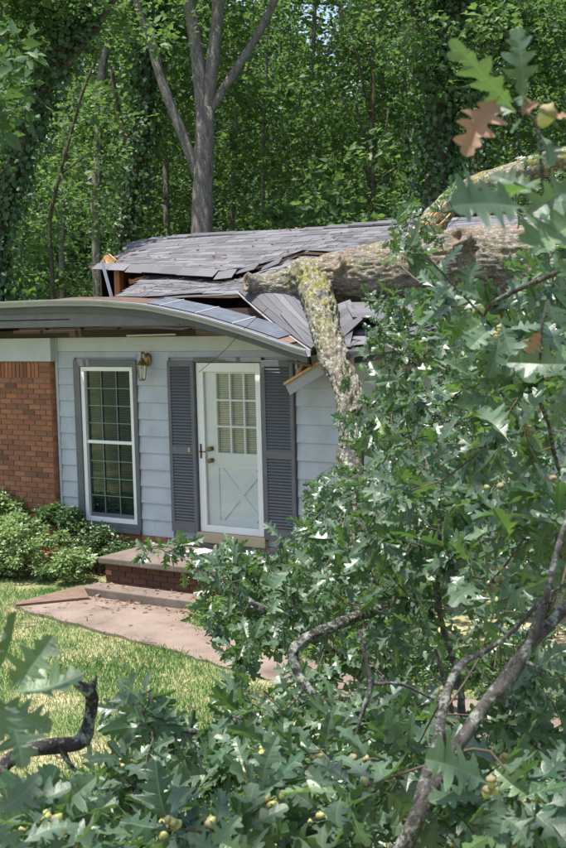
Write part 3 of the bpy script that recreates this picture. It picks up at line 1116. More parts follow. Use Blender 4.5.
for par, L in rest.items():
    V, F, A = [], [], []
    for pos, a, c, n, rv in L:
        bidx = len(V)
        for sz in (-1, 1):
            for sy in (-1, 1):
                for sx in (-1, 1):
                    V.append(pos + a * sx + c * sy + n * sz - ORG[house])
        A += [rv] * 8
        F += [tuple(bidx + i for i in q) for q in ((0, 2, 3, 1), (4, 5, 7, 6), (0, 1, 5, 4), (2, 6, 7, 3), (0, 4, 6, 2), (1, 3, 7, 5))]
    o = link('shingle_mass', np_mesh('shingle_mass', V, np.array(F), M['shingle'], attrs={'rnd': A}), par)
    o['kind'] = 'stuff'
# hanging row of big tabs along the broken lip
bm_ = []
x = -2.55
while x < .12:
    p = U(x + .14, 1.0)
    ang = math.radians(random.uniform(28, 42))
    hh = .17
    o = link('shingle', tabme, up_deck)
    dy, dz = -math.cos(ang), -math.sin(ang)
    e2 = np.array([0, -dy, -dz]); ex = np.array([1, 0, float((U(x + .3, 1)[2] - U(x, 1)[2]) / .3)])
    n2 = np.cross(ex, e2)
    pos = p + np.array([0, dy, dz]) * hh * .42 + np.array([0, 0, .012]) - ORG[house]
    o.matrix_local = Matrix(((ex[0] * .288, e2[0] * hh, n2[0] * .008, pos[0]), (ex[1] * .288, e2[1] * hh, n2[1] * .008, pos[1]), (ex[2] * .288, e2[2] * hh, n2[2] * .008, pos[2]), (0, 0, 0, 1)))
    x += .295
# ridge cap pieces
x = -3.0
while x < 6.3:
    b = MB()
    zz = RZ + .03 + .015 * math.sin(x * 2.1)
    w = .40
    b.add([(x, RY - .15, zz - .045), (x, RY, zz), (x, RY + .15, zz - .045), (x + w, RY - .15, zz - .055), (x + w, RY, zz - .008), (x + w, RY + .15, zz - .055),
           (x, RY - .15, zz - .075), (x, RY, zz - .03), (x, RY + .15, zz - .075), (x + w, RY - .15, zz - .075), (x + w, RY, zz - .03), (x + w, RY + .15, zz - .075)],
          [(0, 3, 4, 1), (1, 4, 5, 2), (0, 1, 7, 6), (1, 2, 8, 7), (4, 3, 9, 10), (5, 4, 10, 11), (0, 6, 9, 3), (2, 5, 11, 8)])
    b.build('ridge_cap', M['shingle'], up_deck)
    x += .385

# --- left wing roof, eave strip, gutter, fascia
b = MB(); b.box(-8.2, -2.9, -.60, 6.6, 2.70, 2.80); b.build('wing_roof', M['shingle'], house)
b = MB(); b.box(-2.9, -1.5, .0, 3.0, 2.62, 2.80); b.build('attic_floor', M['dark'], house)
MB().box(-8, 6.2, .18, .24, 2.40, 2.69).build('attic_wall', M['dark'], house)
def strip(x0, x1, n, yf, yb, rise, lift, name, mt, parent, thick=.02):
    b = MB(); V = []; F = []
    for i in range(n + 1):
        x = x0 + (x1 - x0) * i / n
        z = droop(x) + lift
        V += [(x, yf, z), (x, yb, z + rise), (x, yb, z + rise - thick), (x, yf, z - thick)]
    for i in range(n):
        a = i * 4
        for k in range(4):
            F.append((a + k, a + (k + 1) % 4, a + 4 + (k + 1) % 4, a + 4 + k))
    F += [(3, 2, 1, 0), (n * 4, n * 4 + 1, n * 4 + 2, n * 4 + 3)]
    b.add(V, F)
    return b.build(name, mt, parent)
strip(-8.2, -1.75, 40, -.63, -.30, .004, .0, 'torn_underlayment', M['felt'], house)
strip(-1.75, -.22, 20, -.63, -.16, .035, .0, 'torn_underlayment', M['felt'], house)
eave = strip(-.22, 1.75, 24, -.63, -.18, .055, -.002, 'eave_deck', M['plank'], house)
xs = [-.21, .02, .52, 1.02, 1.62]
for a, c in zip(xs[:-1], xs[1:]):
    strip(a + .012, c - .012, 8, -.625, -.20, .056, .012, 'flashing_panel', M['flash'], house, .006)
for x in xs[1:-1]:
    strip(x - .009, x + .009, 2, -.63, -.19, .060, .015, 'flashing_seam', M['seam'], house, .012)
def sweep(prof, x0, x1, n, name, mt, parent, lift=0, smooth=False):
    b = MB(); V = []; F = []
    k = len(prof)
    for i in range(n + 1):
        x = x0 + (x1 - x0) * i / n
        z = droop(x) + lift
        tw = .06 * max(0, x) if x < 2.2 else 0
        for y, dz in prof:
            V.append((x, y - tw * 0, z + dz))
    for i in range(n):
        for j in range(k):
            F.append((i * k + j, i * k + (j + 1) % k, (i + 1) * k + (j + 1) % k, (i + 1) * k + j))
    F += [tuple(range(k))[::-1], tuple(n * k + j for j in range(k))]
    b.add(V, F)
    return b.build(name, mt, parent)
GP = [(-.645, 0), (-.645, -.072), (-.715, -.072), (-.728, -.066), (-.728, -.05), (-.748, -.03), (-.762, -.014), (-.765, .004), (-.752, .006), (-.750, -.008), (-.738, -.026), (-.716, -.048), (-.716, -.058), (-.710, -.063), (-.655, -.063), (-.655, 0)]
sweep(GP, -8.2, 2.03, 110, 'gutter', M['gutter'], house)
sweep(GP, 2.5, 6.5, 44, 'gutter', M['gutter'], house)
sweep([(-.64, -.012), (-.605, -.012), (-.605, -.15), (-.64, -.15)], -8.2, 1.98, 110, 'fascia_board', M['fascia'], house)
sweep([(-.64, -.012), (-.605, -.012), (-.605, -.135), (-.64, -.135)], 2.55, 6.5, 44, 'fascia_board', M['fascia'], house)
b = MB(); b.add([(-8.2, -.60, 2.60), (-1.4, -.60, 2.60), (-1.9, -.12, 2.52), (-8.2, -.12, 2.50), (-8.2, -.60, 2.612), (-1.4, -.60, 2.612), (-1.9, -.12, 2.532), (-8.2, -.12, 2.512)],
                [(3, 2, 1, 0), (4, 5, 6, 7), (0, 1, 5, 4), (1, 2, 6, 5), (2, 3, 7, 6), (3, 0, 4, 7)])
b.build('soffit_panel', M['fascia'], house)
MB().box(-8.2, .25, -.60, -.575, 2.515, 2.70).build('sub_fascia', M['trim'], house, bevel=.003)
b = MB(); b.add([(-1.35, -.58, 2.60), (.3, -.58, 2.46), (.1, -.1, 2.44), (-1.6, -.12, 2.52), (-1.35, -.58, 2.612), (.3, -.58, 2.472), (.1, -.1, 2.452), (-1.6, -.12, 2.532)],
                [(3, 2, 1, 0), (4, 5, 6, 7), (0, 1, 5, 4), (1, 2, 6, 5), (2, 3, 7, 6), (3, 0, 4, 7)])
b.build('soffit_panel', M['fascia'], house)
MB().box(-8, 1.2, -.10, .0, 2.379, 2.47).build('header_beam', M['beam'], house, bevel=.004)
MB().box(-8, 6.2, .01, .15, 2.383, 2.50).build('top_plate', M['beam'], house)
MB().bar((-.9, -.14, 2.392), (-.15, -.15, 2.40), .03, .02).build('loose_trim', M['frieze'], house)
# rafter tails
for i, x in enumerate(np.arange(-3.0, 1.9, .6)):
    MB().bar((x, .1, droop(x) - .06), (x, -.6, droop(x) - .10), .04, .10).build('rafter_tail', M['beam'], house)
# exposed gable framing at the broken left end
st = PY(120, 297, 1.35)
MB().box(st[0] - .05, st[0] + .045, 1.30, 1.39, 2.80, plane(1.35) - .05).build('stud', M['fresh'], house, bevel=.004)
MB().box(st[0] - .35, st[0] - .30, 1.75, 1.84, 2.80, plane(1.8) - .05).build('stud', M['fresh'], house, bevel=.004)
MB().box(st[0] - .70, st[0] - .65, 2.30, 2.39, 2.80, plane(2.35) - .05).build('stud', M['fresh'], house, bevel=.004)
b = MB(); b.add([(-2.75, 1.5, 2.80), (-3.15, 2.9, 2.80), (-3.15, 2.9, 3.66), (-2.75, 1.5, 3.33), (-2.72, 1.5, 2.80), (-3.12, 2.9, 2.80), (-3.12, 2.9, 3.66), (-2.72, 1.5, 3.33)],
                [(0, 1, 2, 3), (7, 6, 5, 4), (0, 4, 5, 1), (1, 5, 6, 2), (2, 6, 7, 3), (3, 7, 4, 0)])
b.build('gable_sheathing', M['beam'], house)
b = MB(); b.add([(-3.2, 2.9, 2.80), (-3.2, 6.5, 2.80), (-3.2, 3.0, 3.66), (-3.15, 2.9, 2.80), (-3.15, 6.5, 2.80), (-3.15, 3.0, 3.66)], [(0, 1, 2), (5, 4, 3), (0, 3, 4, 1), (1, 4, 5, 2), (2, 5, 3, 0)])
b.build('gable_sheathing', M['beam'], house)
# broken ends
def shard(a, c, w, th, name, mt, parent, n=5):
    a, c = np.array(a), np.array(c)
    b = MB(); V = []; F = []
    d = c - a; s = np.cross(d, [0, 0, 1.]); s /= np.linalg.norm(s); nn = np.cross(s, d); nn /= np.linalg.norm(nn)
    for i in range(n + 1):
        t = i / n
        ww = w * (1 - t ** 1.6) * random.uniform(.7, 1.2) + .004
        p = a + d * t + s * random.uniform(-.12, .12) * w + nn * random.uniform(-.1, .1) * w
        for q in (-1, 1):
            for r in (-1, 1):
                V.append(p + s * q * th / 2 + nn * q * r * ww / 2)
    for i in range(n):
        for k in range(4):
            F.append((i * 4 + k, i * 4 + (k + 1) % 4, i * 4 + 4 + (k + 1) % 4, i * 4 + 4 + k))
    F += [(0, 1, 2, 3), (n * 4 + 3, n * 4 + 2, n * 4 + 1, n * 4)]
    b.add(V, F)
    return b.build(name, mt, parent)
q = PY(108, 262, 1.3)
shard(q + np.array([.10, 0, .06]), q + np.array([-.05, -.02, -.13]), .13, .03, 'broken_sheathing', M['splint'], house)
shard(q + np.array([.02, 0, .06]), q + np.array([-.12, -.02, -.02]), .09, .03, 'broken_sheathing', M['splint'], house)
a = PY(130, 282, 1.25); c = PY(149, 276, 1.25)
shard(a, c, .07, .03, 'broken_sheathing', M['fresh'], house)
a = PY(112, 298, .5); c = PY(102, 261, .5)
MB().bar(a, c, .012, .05, (0, 1, 0)).build('bent_drip_edge', M['gutter'], house)
a = PY(165, 297.5, .27); c = PY(249, 293, .27)
MB().bar(a, c, .02, .014).build('drip_edge', M['seam'], house)
dp = smooth_path([Fl(k / 6, 1.0) + (0, -.02, -.012) for k in range(7)], .12)
MB().tube(dp, [.007] * len(dp), 6).build('drip_edge', M['gutter'], house)
# lifted strip of shingles along the break by the trunk
a = PY(262, 285, .2); c = PY(322, 333, -.5)
for i, (q0, q1, w) in enumerate((((285, 312, -.1), (311, 341, -.5), .12),)):
    MB().bar(PY(*q0), PY(*q1), w, .012, (-.3, -.2, 1)).build('curled_shingle_strip', M['shingle'], house)
# boards dangling below the crushed eave
MB().bar(PY(288, 390, -.3), PY(326, 366, -.3), .02, .125, (0, 0, 1)).build('dangling_board', M['gutter'], house, bevel=.003)
MB().bar(PY(284, 384, -.33), PY(320, 362, -.33), .02, .025).build('dangling_batten', M['splint'], house)
MB().bar(PY(288, 361, -.38), PY(312, 366, -.38), .02, .028).build('dangling_batten', M['plank'], house)
MB().bar(PY(303, 353, -.2), PY(306, 376, -.1), .05, .16, (1, 0, 0)).build('broken_rafter', M['beam'], house)
MB().bar(PY(297, 376, -.25), PY(303, 362, -.2), .03, .03).build('broken_rafter', M['splint'], house)
# crumpled pieces right of the limb
for (q0, q1, q2, q3) in ((((334, 306, -.1), (350, 300, .0), (362, 318, -.4), (338, 340, -.5))),
                         (((345, 303, -.05), (400, 302, .1), (390, 318, -.3), (352, 316, -.35))),
                         (((395, 300, .05), (440, 296, .1), (430, 318, -.35), (385, 320, -.35))),
                         (((336, 322, -.3), (356, 316, -.25), (350, 346, -.62), (332, 350, -.6)))):
    c4 = [PY(*q) for q in (q0, q1, q2, q3)]
    n = np.cross(c4[1] - c4[0], c4[3] - c4[0]); n /= np.linalg.norm(n)
    for s_ in range(4):
        def lerp(s, t): return (c4[0] * (1 - s) + c4[1] * s) * (1 - t) + (c4[3] * (1 - s) + c4[2] * s) * t
        t0, t1 = s_ / 4, (s_ + 1.15) / 4
        qs = [lerp(0, t0), lerp(1, t0), lerp(1, t1) + n * .012, lerp(0, t1) + n * .012]
        V = qs + [k - n * .008 for k in qs]
        MB().add(V, [(0, 1, 2, 3), (7, 6, 5, 4), (0, 4, 5, 1), (1, 5, 6, 2), (2, 6, 7, 3), (3, 7, 4, 0)]).build('torn_shingle_strip', M['shingle'], house)
MB().bar(PY(333, 343, -.45), PY(352, 328, -.3), .03, .09).build('broken_rafter', M['beam'], house)
MB().bar(PY(360, 345, -.4), PY(425, 338, -.4), .03, .10).build('broken_fascia', M['gutter'], house)
# dangling wire
wp = smooth_path([PY(268, 308, -.7), PY(243, 330, -.72), PY(225, 350, -.7), PY(199, 372, -.6)], .08)
tag(link('dangling_wire', MB().tube(wp, [.0035] * len(wp), 5).mesh('dangling_wire', M['beam'])), 'thin brown wire hanging slack from the bent gutter over the door', 'wire')

# ------------------------------------------------------------------ porch steps
porch = thing('porch_steps', 'stained concrete and brick porch with one lower step at the front door', 'porch', (.3, -1.1, GZ))
MB().box(-.63, 2.3, -1.12, -.022, -.20, -.12).build('porch_slab', M['concrete'], porch, bevel=.016)
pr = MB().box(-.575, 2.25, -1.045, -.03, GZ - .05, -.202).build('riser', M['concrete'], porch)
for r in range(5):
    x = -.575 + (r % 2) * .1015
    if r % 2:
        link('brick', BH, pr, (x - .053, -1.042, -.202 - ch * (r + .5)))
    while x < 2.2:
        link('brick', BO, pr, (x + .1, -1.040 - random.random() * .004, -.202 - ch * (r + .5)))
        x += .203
MB().box(-.67, 1.25, -1.37, -1.07, GZ - .05, -.425).build('lower_step', M['concrete'], porch, bevel=.014)
plank_o = MB()
A, Bq = np.array([-.97, -2.12, GZ + .045]), np.array([-.60, -1.45, -.43])
dd = Bq - A
plank_o.add([A + (0, 0, -.02), A + (.05, -.03, -.02), Bq + (.17, -.06, -.10), Bq + (-.02, .04, .0),
             A + (0, 0, .02), A + (.05, -.03, .012), Bq + (.17, -.06, -.062), Bq + (-.02, .04, .04)],
            [(0, 1, 2, 3)[::-1], (4, 5, 6, 7), (0, 1, 5, 4), (1, 2, 6, 5), (2, 3, 7, 6), (3, 0, 4, 7)])
o = plank_o.build('plank', M['plank'], None)
tag(o, 'dark brown weathered plank leaning from the path onto the lower step', 'plank')
o = MB().add([PY(186, 551, -.75), PY(205, 548, -.55), PY(214, 551, -.55), PY(196, 555, -.8)] + [PY(186, 551, -.75) + (0, 0, -.01), PY(205, 548, -.55) + (0, 0, -.01), PY(214, 551, -.55) + (0, 0, -.01), PY(196, 555, -.8) + (0, 0, -.01)],
             [(0, 1, 2, 3), (7, 6, 5, 4), (0, 4, 5, 1), (1, 5, 6, 2), (2, 6, 7, 3), (3, 7, 4, 0)]).build('board_fragment', M['paper'])
tag(o, 'small pale board fragment lying on the porch slab below the door', 'board')

# litter: dead leaves on path and roof
def litter():
    C = []
    n = 220
    x = np.r_[RNG.uniform(-.7, 1.3, 120), RNG.uniform(-.9, 3, n - 120)]
    y = np.r_[-1.42 - np.abs(RNG.normal(0, .08, 120)), RNG.uniform(-2.7, -1.4, n - 120)]
    z = np.full(n, GZ + .036)
    on = RNG.random(n) < .18
    y[on] = RNG.uniform(-1.33, -1.1, on.sum()); x[on] = RNG.uniform(-.6, 1.1, on.sum()); z[on] = -.42
    C = np.stack([x, y, z], 1)
    D = rand_dirs(n); D[:, 2] *= .25
    Nn = rand_dirs(n, 2.5)
    ll = RNG.uniform(.03, .09, n)
    V, T = leaf_quads(C, D, Nn, ll, ll * .5)
    m_ = M['brownleaf']
    o = link('leaf_litter', np_mesh('leaf_litter', V, T, m_, attrs={'mid': np.zeros(len(V))}))
    tag(o, 'scattered dead leaves on the path and step', 'leaves', kind='stuff')
    C = []
    for k in range(170):
        xx = RNG.uniform(-2.4, 2.5)
        p = U(xx, RNG.random()) if k % 3 else Lo(max(xx, -1.2), RNG.random())
        C.append(p + np.array([0, 0, .03]))
    C = np.array(C); n = len(C)
    D = rand_dirs(n); D[:, 2] *= .2
    ll = RNG.uniform(.03, .08, n)
    V, T = leaf_quads(C, D, rand_dirs(n, 2.5), ll, ll * .6)
    o = link('roof_litter', np_mesh('roof_litter', V, T, M['brownleaf'], attrs={'mid': np.zeros(len(V))}))
    tag(o, 'scraps of dead leaf strewn over the shingles', 'leaves', kind='stuff')
litter()

# ------------------------------------------------------------------ shrubs
def shrub(name, label, base, clumps, per, L, mt, stem_n, group='shrubs along the house wall'):
    t = thing(name, label, 'shrub', base, group)
    cs = np.array([c[:3] for c in clumps]); rs = np.array([c[3] for c in clumps])
    sub = []; sr = []
    for c, r in zip(cs, rs):
        k = max(8, int(60 * r))
        o = rand_dirs(k) * r * (RNG.random(k) ** .35)[:, None]
        o[:, 2] *= .85
        sub.append(c + o); sr.append(RNG.uniform(.07, .13, k))
    sub = np.vstack(sub); sr = np.concatenate(sr)
    sub[:, 2] = np.maximum(sub[:, 2], GZ + .06)
    V, T, A = clump_leaves(sub, sr, per, L, .8, .9)
    link('foliage', np_mesh('foliage', V - ORG[t], T, mt, attrs={'rnd': A}), t)
    b = MB()
    for k in range(stem_n):
        e = sub[RNG.integers(len(sub))]
        s0 = np.array([base[0], base[1], GZ]) + np.r_[RNG.normal(0, .15, 2) * (1, .5), 0]
        md = (s0 + e) / 2 + np.r_[RNG.normal(0, .05, 2), .08]
        pth = smooth_path([s0, md, e], .1)
        b.tube(pth, np.linspace(.011, .003, len(pth)), 5)
    b.build('stem', M['twig'], t)
    return t
shrub('shrub', 'pale variegated shrub in front of the brick wall, nearest the lawn', (-2.35, -.95, GZ),
      [(-2.9, -.95, -.2, .42), (-2.45, -1.0, -.15, .42), (-2.05, -.95, -.12, .38), (-1.65, -.82, -.22, .34), (-1.25, -.80, -.32, .25), (-3.3, -.9, -.1, .45), (-2.6, -.85, .05, .36), (-2.15, -.85, -.0, .33)], 75, .052, M['shrubpale'], 40)
shrub('shrub', 'dark green leafy shrub below the window beside the porch', (-1.35, -.28, GZ),
      [(-1.95, -.3, .10, .26), (-1.6, -.3, -.1, .28), (-1.25, -.3, -.2, .25), (-.95, -.3, -.26, .20), (-2.1, -.33, .2, .2)], 60, .05, M['shrubdark'], 24)
shrub('shrub', 'tall pale shrub at the left edge against the bricks', (-3.4, -.4, GZ),
      [(-3.3, -.35, .05, .42), (-3.7, -.4, .1, .5), (-2.95, -.35, .12, .30)], 70, .052, M['shrubpale'], 24)
# weeds between path and porch
n = 900
cx = RNG.uniform(1.05, 4.6, n)
cy = np.interp(cx, [1.0, 1.9, 3.5, 4.6], [-1.62, -1.95, -2.4, -2.6]) + RNG.uniform(0, .75, n)
C = np.stack([cx, cy, GZ + RNG.uniform(.02, .16, n)], 1)
V, T, A = clump_leaves(C, np.full(n, .07), 22, .05, .8, .8, wr=.4)
tag(link('weeds', np_mesh('weeds', V, T, M['weed'], attrs={'rnd': A})), 'bright green weeds growing between the path and the porch', 'weeds', kind='stuff')

# ------------------------------------------------------------------ forest behind the house
def gap_keep(C):
    """openings in the canopy where sky shows"""
    u, v, z = proj(C)
    w = np.exp(-(((u - 318) / 22) ** 2 + ((v - 18) / 34) ** 2)) + .8 * np.exp(-(((u - 460) / 16) ** 2 + ((v - 2) / 22) ** 2)) + .6 * np.exp(-(((u - 250) / 16) ** 2 + ((v - 2) / 14) ** 2))
    return RNG.random(len(C)) > np.clip(w * 1.35, 0, .95)

def path_px(pts, d):
    out = []
    for q in pts:
        dd = d + (q[3] if len(q) > 3 else 0)
        p = P(q[0], q[1], dd)
        out.append((*p, q[2] / FPX * dd))
    return out

def ivy(path, density, L, spread):
    R = smooth_path(path, .12)
    n = int(len(R) * density)
    i = RNG.integers(0, len(R), n)
    d = rand_dirs(n); 
    off = d * (R[i, 3] * RNG.uniform(.9, 1.25, n) + np.abs(RNG.normal(0, spread, n)))[:, None]
    C = R[i, :3] + off
    ll = L * RNG.uniform(.6, 1.3, n)
    D = RNG.normal(0, .6, (n, 3)); D[:, 2] -= .8
    V, T = leaf_quads(C, D, d + RNG.normal(0, .45, (n, 3)) + np.array([0, 0, .3]), ll, ll * .85, .1)
    return V, T, np.repeat(RNG.random(n), 4)

def forest_tree(name, label, d, trunk, limbs=(), crown=(), per=90, L=.12, bark='forestbark', iv=None, amp=.02, cat='tree'):
    tp = path_px(trunk, d)
    b0 = tp[0]
    base = np.array([b0[0], b0[1], float(gz(b0[0], b0[1])) - .1])
    tp = [(*base, b0[3] * 1.35), (*(base * .75 + np.array(b0[:3]) * .25), b0[3] * 1.12)] + tp
    t = thing(name, label, cat, tuple(base), 'trees in the woods behind the house')
    V, F = bark_tube(tp, .35, 16, amp, int(d * 7) + len(label))
    link('trunk', np_mesh('trunk', V - base, F, M[bark], True), t)
    for lm in limbs:
        V, F = bark_tube(path_px(lm, d), .3, 10, amp * .5, 5)
        link('limb', np_mesh('limb', V - base, F, M[bark], True), t)
    if iv:
        V, T, A = ivy(tp, iv[0] * 1.7, .095, iv[1] * 1.25)
        link('ivy', np_mesh('ivy', V - base, T, M['ivyleaf'], attrs={'rnd': A}), t)
    if len(crown):
        cs, rs = [], []
        for (u, v, dz, ru, rv, k) in crown:
            dd = d + dz
            c = P(u, v, dd)
            sx, sz = ru / FPX * dd, rv / FPX * dd
            o = RNG.normal(0, .55, (k, 3)) * np.array([sx, max(sx, 1.2), sz])
            cs.append(c + o); rs.append(RNG.uniform(.3, .75, k))
        cs = np.vstack(cs); rs = np.concatenate(rs)
        kp = gap_keep(cs)
        V, T, A = clump_leaves(cs[kp], rs[kp], per, L, .55, 1.0)
        link('crown', np_mesh('crown', V - base, T, M['forestleaf'], attrs={'rnd': A}), t)
    return t

forest_tree('tree', 'grey barked tree with a forked trunk rising behind the roof ridge', 24,
            [(202, 262, 10.8), (202, 235, 10.6), (203, 180, 10.2), (204, 140, 9.6), (205, 108, 8.5)],
            [[(203, 130, 6.5), (200, 80, 7), (195, 40, 6.5), (188, -10, 6), (182, -90, 5)], [(206, 125, 6.5), (211, 75, 6.8), (217, 25, 6.4), (222, -40, 6), (230, -120, 5)],
             [(205, 122, 4), (212, 108, 4.8), (232, 76, 4.4), (256, 38, 4), (278, -8, 3.6), (300, -70, 3)], [(199, 180, 5.5), (193, 163, 5.4), (180, 128, 5), (163, 85, 4.6), (150, 40, 4.2), (138, 5, 3.8), (128, -60, 3)],
             [(163, 85, 2), (158, 55, 2), (150, 25, 2), (140, 15, 1.5)]],
            [(190, -60, 0, 90, 40, 40), (250, -70, 0, 80, 40, 34), (165, 25, 1, 40, 18, 9), (240, 35, 2, 40, 25, 10), (185, 70, 2.5, 40, 30, 8)])
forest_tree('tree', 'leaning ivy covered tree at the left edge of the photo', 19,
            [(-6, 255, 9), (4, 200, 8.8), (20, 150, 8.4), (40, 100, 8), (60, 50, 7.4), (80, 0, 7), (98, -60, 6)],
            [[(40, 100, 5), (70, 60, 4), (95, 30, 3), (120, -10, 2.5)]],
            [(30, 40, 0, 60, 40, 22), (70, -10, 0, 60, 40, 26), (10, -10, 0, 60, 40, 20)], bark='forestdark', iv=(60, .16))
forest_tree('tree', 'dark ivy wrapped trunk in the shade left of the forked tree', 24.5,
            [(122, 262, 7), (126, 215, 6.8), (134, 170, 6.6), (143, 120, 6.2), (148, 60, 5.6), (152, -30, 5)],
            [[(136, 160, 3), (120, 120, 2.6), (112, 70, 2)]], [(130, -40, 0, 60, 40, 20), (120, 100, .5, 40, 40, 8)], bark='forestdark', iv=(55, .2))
forest_tree('tree', 'slender dark sapling with many low branches behind the ridge', 25,
            [(376, 232, 3.2), (374, 200, 3), (371, 165, 2.7), (371, 130, 2.3), (374, 90, 2), (370, 40, 1.6), (366, -20, 1.2)],
            [[(374, 195, 1.6), (364, 165, 1.5), (362, 130, 1.2), (352, 90, .8)], [(375, 205, 1.8), (360, 190, 1.5), (345, 175, 1)], [(372, 170, 1.5), (384, 140, 1.2), (388, 110, .8)], [(373, 185, 1.3), (395, 168, 1.1), (415, 160, .7)],
             [(371, 120, 1.4), (360, 70, 1.2), (350, 30, .8)]],
            [(360, 40, 0, 45, 40, 18), (385, 110, 1, 45, 35, 12), (345, 120, 1, 35, 40, 10)], bark='forestdark', per=80, L=.11, amp=.004)
forest_tree('tree', 'thin straight sapling right of the branching one', 28,
            [(403, 240, 2.6), (404, 200, 2.5), (407, 150, 2.3), (405, 90, 2), (402, 20, 1.6)], [[(405, 178, 1.2), (418, 160, 1), (430, 130, .7)]],
            [(405, 10, 0, 40, 30, 16), (412, 70, 1, 30, 40, 10)], bark='forestdark', amp=.004)
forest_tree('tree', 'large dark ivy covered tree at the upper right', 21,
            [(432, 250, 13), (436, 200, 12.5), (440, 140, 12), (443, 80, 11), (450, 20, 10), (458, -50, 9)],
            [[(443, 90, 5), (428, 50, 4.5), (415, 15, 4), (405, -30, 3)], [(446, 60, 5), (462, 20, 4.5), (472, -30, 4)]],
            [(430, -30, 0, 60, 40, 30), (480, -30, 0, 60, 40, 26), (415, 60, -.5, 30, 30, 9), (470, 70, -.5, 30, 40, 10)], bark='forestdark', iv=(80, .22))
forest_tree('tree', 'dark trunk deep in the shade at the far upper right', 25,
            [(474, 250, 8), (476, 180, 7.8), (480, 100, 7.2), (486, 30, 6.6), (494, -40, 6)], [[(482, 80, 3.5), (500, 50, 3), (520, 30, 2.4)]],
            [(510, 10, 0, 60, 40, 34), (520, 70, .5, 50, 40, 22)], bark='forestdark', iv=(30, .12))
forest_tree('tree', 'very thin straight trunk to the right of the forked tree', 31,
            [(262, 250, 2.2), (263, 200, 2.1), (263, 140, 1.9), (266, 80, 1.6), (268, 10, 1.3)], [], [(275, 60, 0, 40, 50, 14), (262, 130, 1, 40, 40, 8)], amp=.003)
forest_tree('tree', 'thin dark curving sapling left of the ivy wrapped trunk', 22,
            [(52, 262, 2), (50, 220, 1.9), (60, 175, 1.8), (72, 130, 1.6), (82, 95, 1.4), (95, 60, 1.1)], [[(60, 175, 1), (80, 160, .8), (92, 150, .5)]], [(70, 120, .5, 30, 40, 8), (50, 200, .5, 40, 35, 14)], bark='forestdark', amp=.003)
forest_tree('snag', 'pale broken snag showing between the leaves at the upper left', 28,
            [(96, 230, 4.4), (98, 150, 4.2), (101, 90, 4), (104, 60, 3.8), (108, 44, 3), (110, 38, .8)], [[(99, 110, 1.3), (104, 92, 1.2), (116, 86, 1), (124, 92, .6)]], [], amp=.03, bark='forestbark')
SL_LAB = ['slender trunk at the left, near the leaning ivy tree', 'slender trunk just left of the big forked tree', 'slender trunk just right of the big forked tree', 'slender trunk below the gap of open sky', 'slender trunk left of the branching sapling', 'slender trunk left of the large ivy covered tree', 'slender trunk above the upturned limb at the far right']
for (i_, (u_, d_, r_, l_)) in enumerate(((62, 30, 3.0, 6), (168, 33, 3.2, -5), (232, 34, 2.6, 4), (318, 32, 3.0, -6), (338, 35, 3.4, 5), (425, 30, 2.8, 4), (520, 31, 3.6, -5))):
    o = forest_tree('tree', SL_LAB[i_], d_, [(u_, 262, r_), (u_ + l_ * .4, 180, r_ * .95), (u_ + l_, 90, r_ * .85), (u_ + l_ * .6, 0, r_ * .7), (u_ + l_ * 1.6, -80, r_ * .5)],
                    [[(u_ + l_, 95, r_ * .5), (u_ + l_ + 14, 62, r_ * .4), (u_ + l_ + 22, 25, r_ * .25)], [(u_ + l_ * .5, 150, r_ * .4), (u_ - 14, 118, r_ * .3), (u_ - 26, 96, r_ * .2)]], [(u_, -30, 0, 40, 30, 8), (u_ + l_ + 18, 50, 0, 16, 20, 4)], amp=.004)
    o['group'] = 'slender trunks deep in the woods'
# the yard tree whose low leaves hang in at the upper left and whose crown shades the foreground
def yard_tree():
    base = np.array([1.6, -12.6, float(gz(1.6, -12.6))])
    t = thing('yard_tree', 'yard tree whose blurred leaves hang in at the upper left edge', 'tree', tuple(base))
    trk = [(*base, .26), (1.7, -12.5, 2.5, .2), (2.0, -12.2, 5.0, .17), (2.6, -11.6, 7.5, .13), (3.4, -11.0, 9.5, .08)]
    V, F = bark_tube(trk, .3, 14, .03, 4)
    link('trunk', np_mesh('trunk', V - base, F, M['forestbark'], True), t)
    e = P(-20, 70, 6.5)
    for lm in ([(2.0, -12.2, 5.0, .10), (3.6, -11.0, 7.2, .07), (5.6, -9.6, 8.6, .03)], [(1.8, -12.4, 3.6, .08), ((2 + e[0]) / 2, (-12 + e[1]) / 2, 5.2, .05), (*e, .008)], [(2.6, -11.6, 7.5, .08), (4.0, -12.6, 8.6, .05), (6.0, -12.6, 9.2, .02)]):
        V, F = bark_tube(lm, .25, 9, .01, 6)
        link('limb', np_mesh('limb', V - base, F, M['forestbark'], True), t)
    k = 48
    C = np.array([6.3, -11.4, 8.8]) + RNG.normal(0, 1, (k, 3)) * np.array([1.9, 1.7, .8])
    V1, T1, A1 = clump_leaves(C, RNG.uniform(.3, .7, k), 60, .13, .6, 1.0)
    C2 = np.array([P(RNG.uniform(-40, 26), RNG.uniform(35, 130), RNG.uniform(7.0, 8.2)) for _ in range(22)])
    V2, T2, A2 = clump_leaves(C2, np.full(22, .16), 16, .10, .7, .6, wr=.55)
    link('crown', np_mesh('crown', V1 - base, T1, M['forestleaf'], attrs={'rnd': A1}), t)
    link('low_foliage', np_mesh('low_foliage', V2 - base, T2, M['ivyleaf'], attrs={'rnd': A2}), t)
yard_tree()

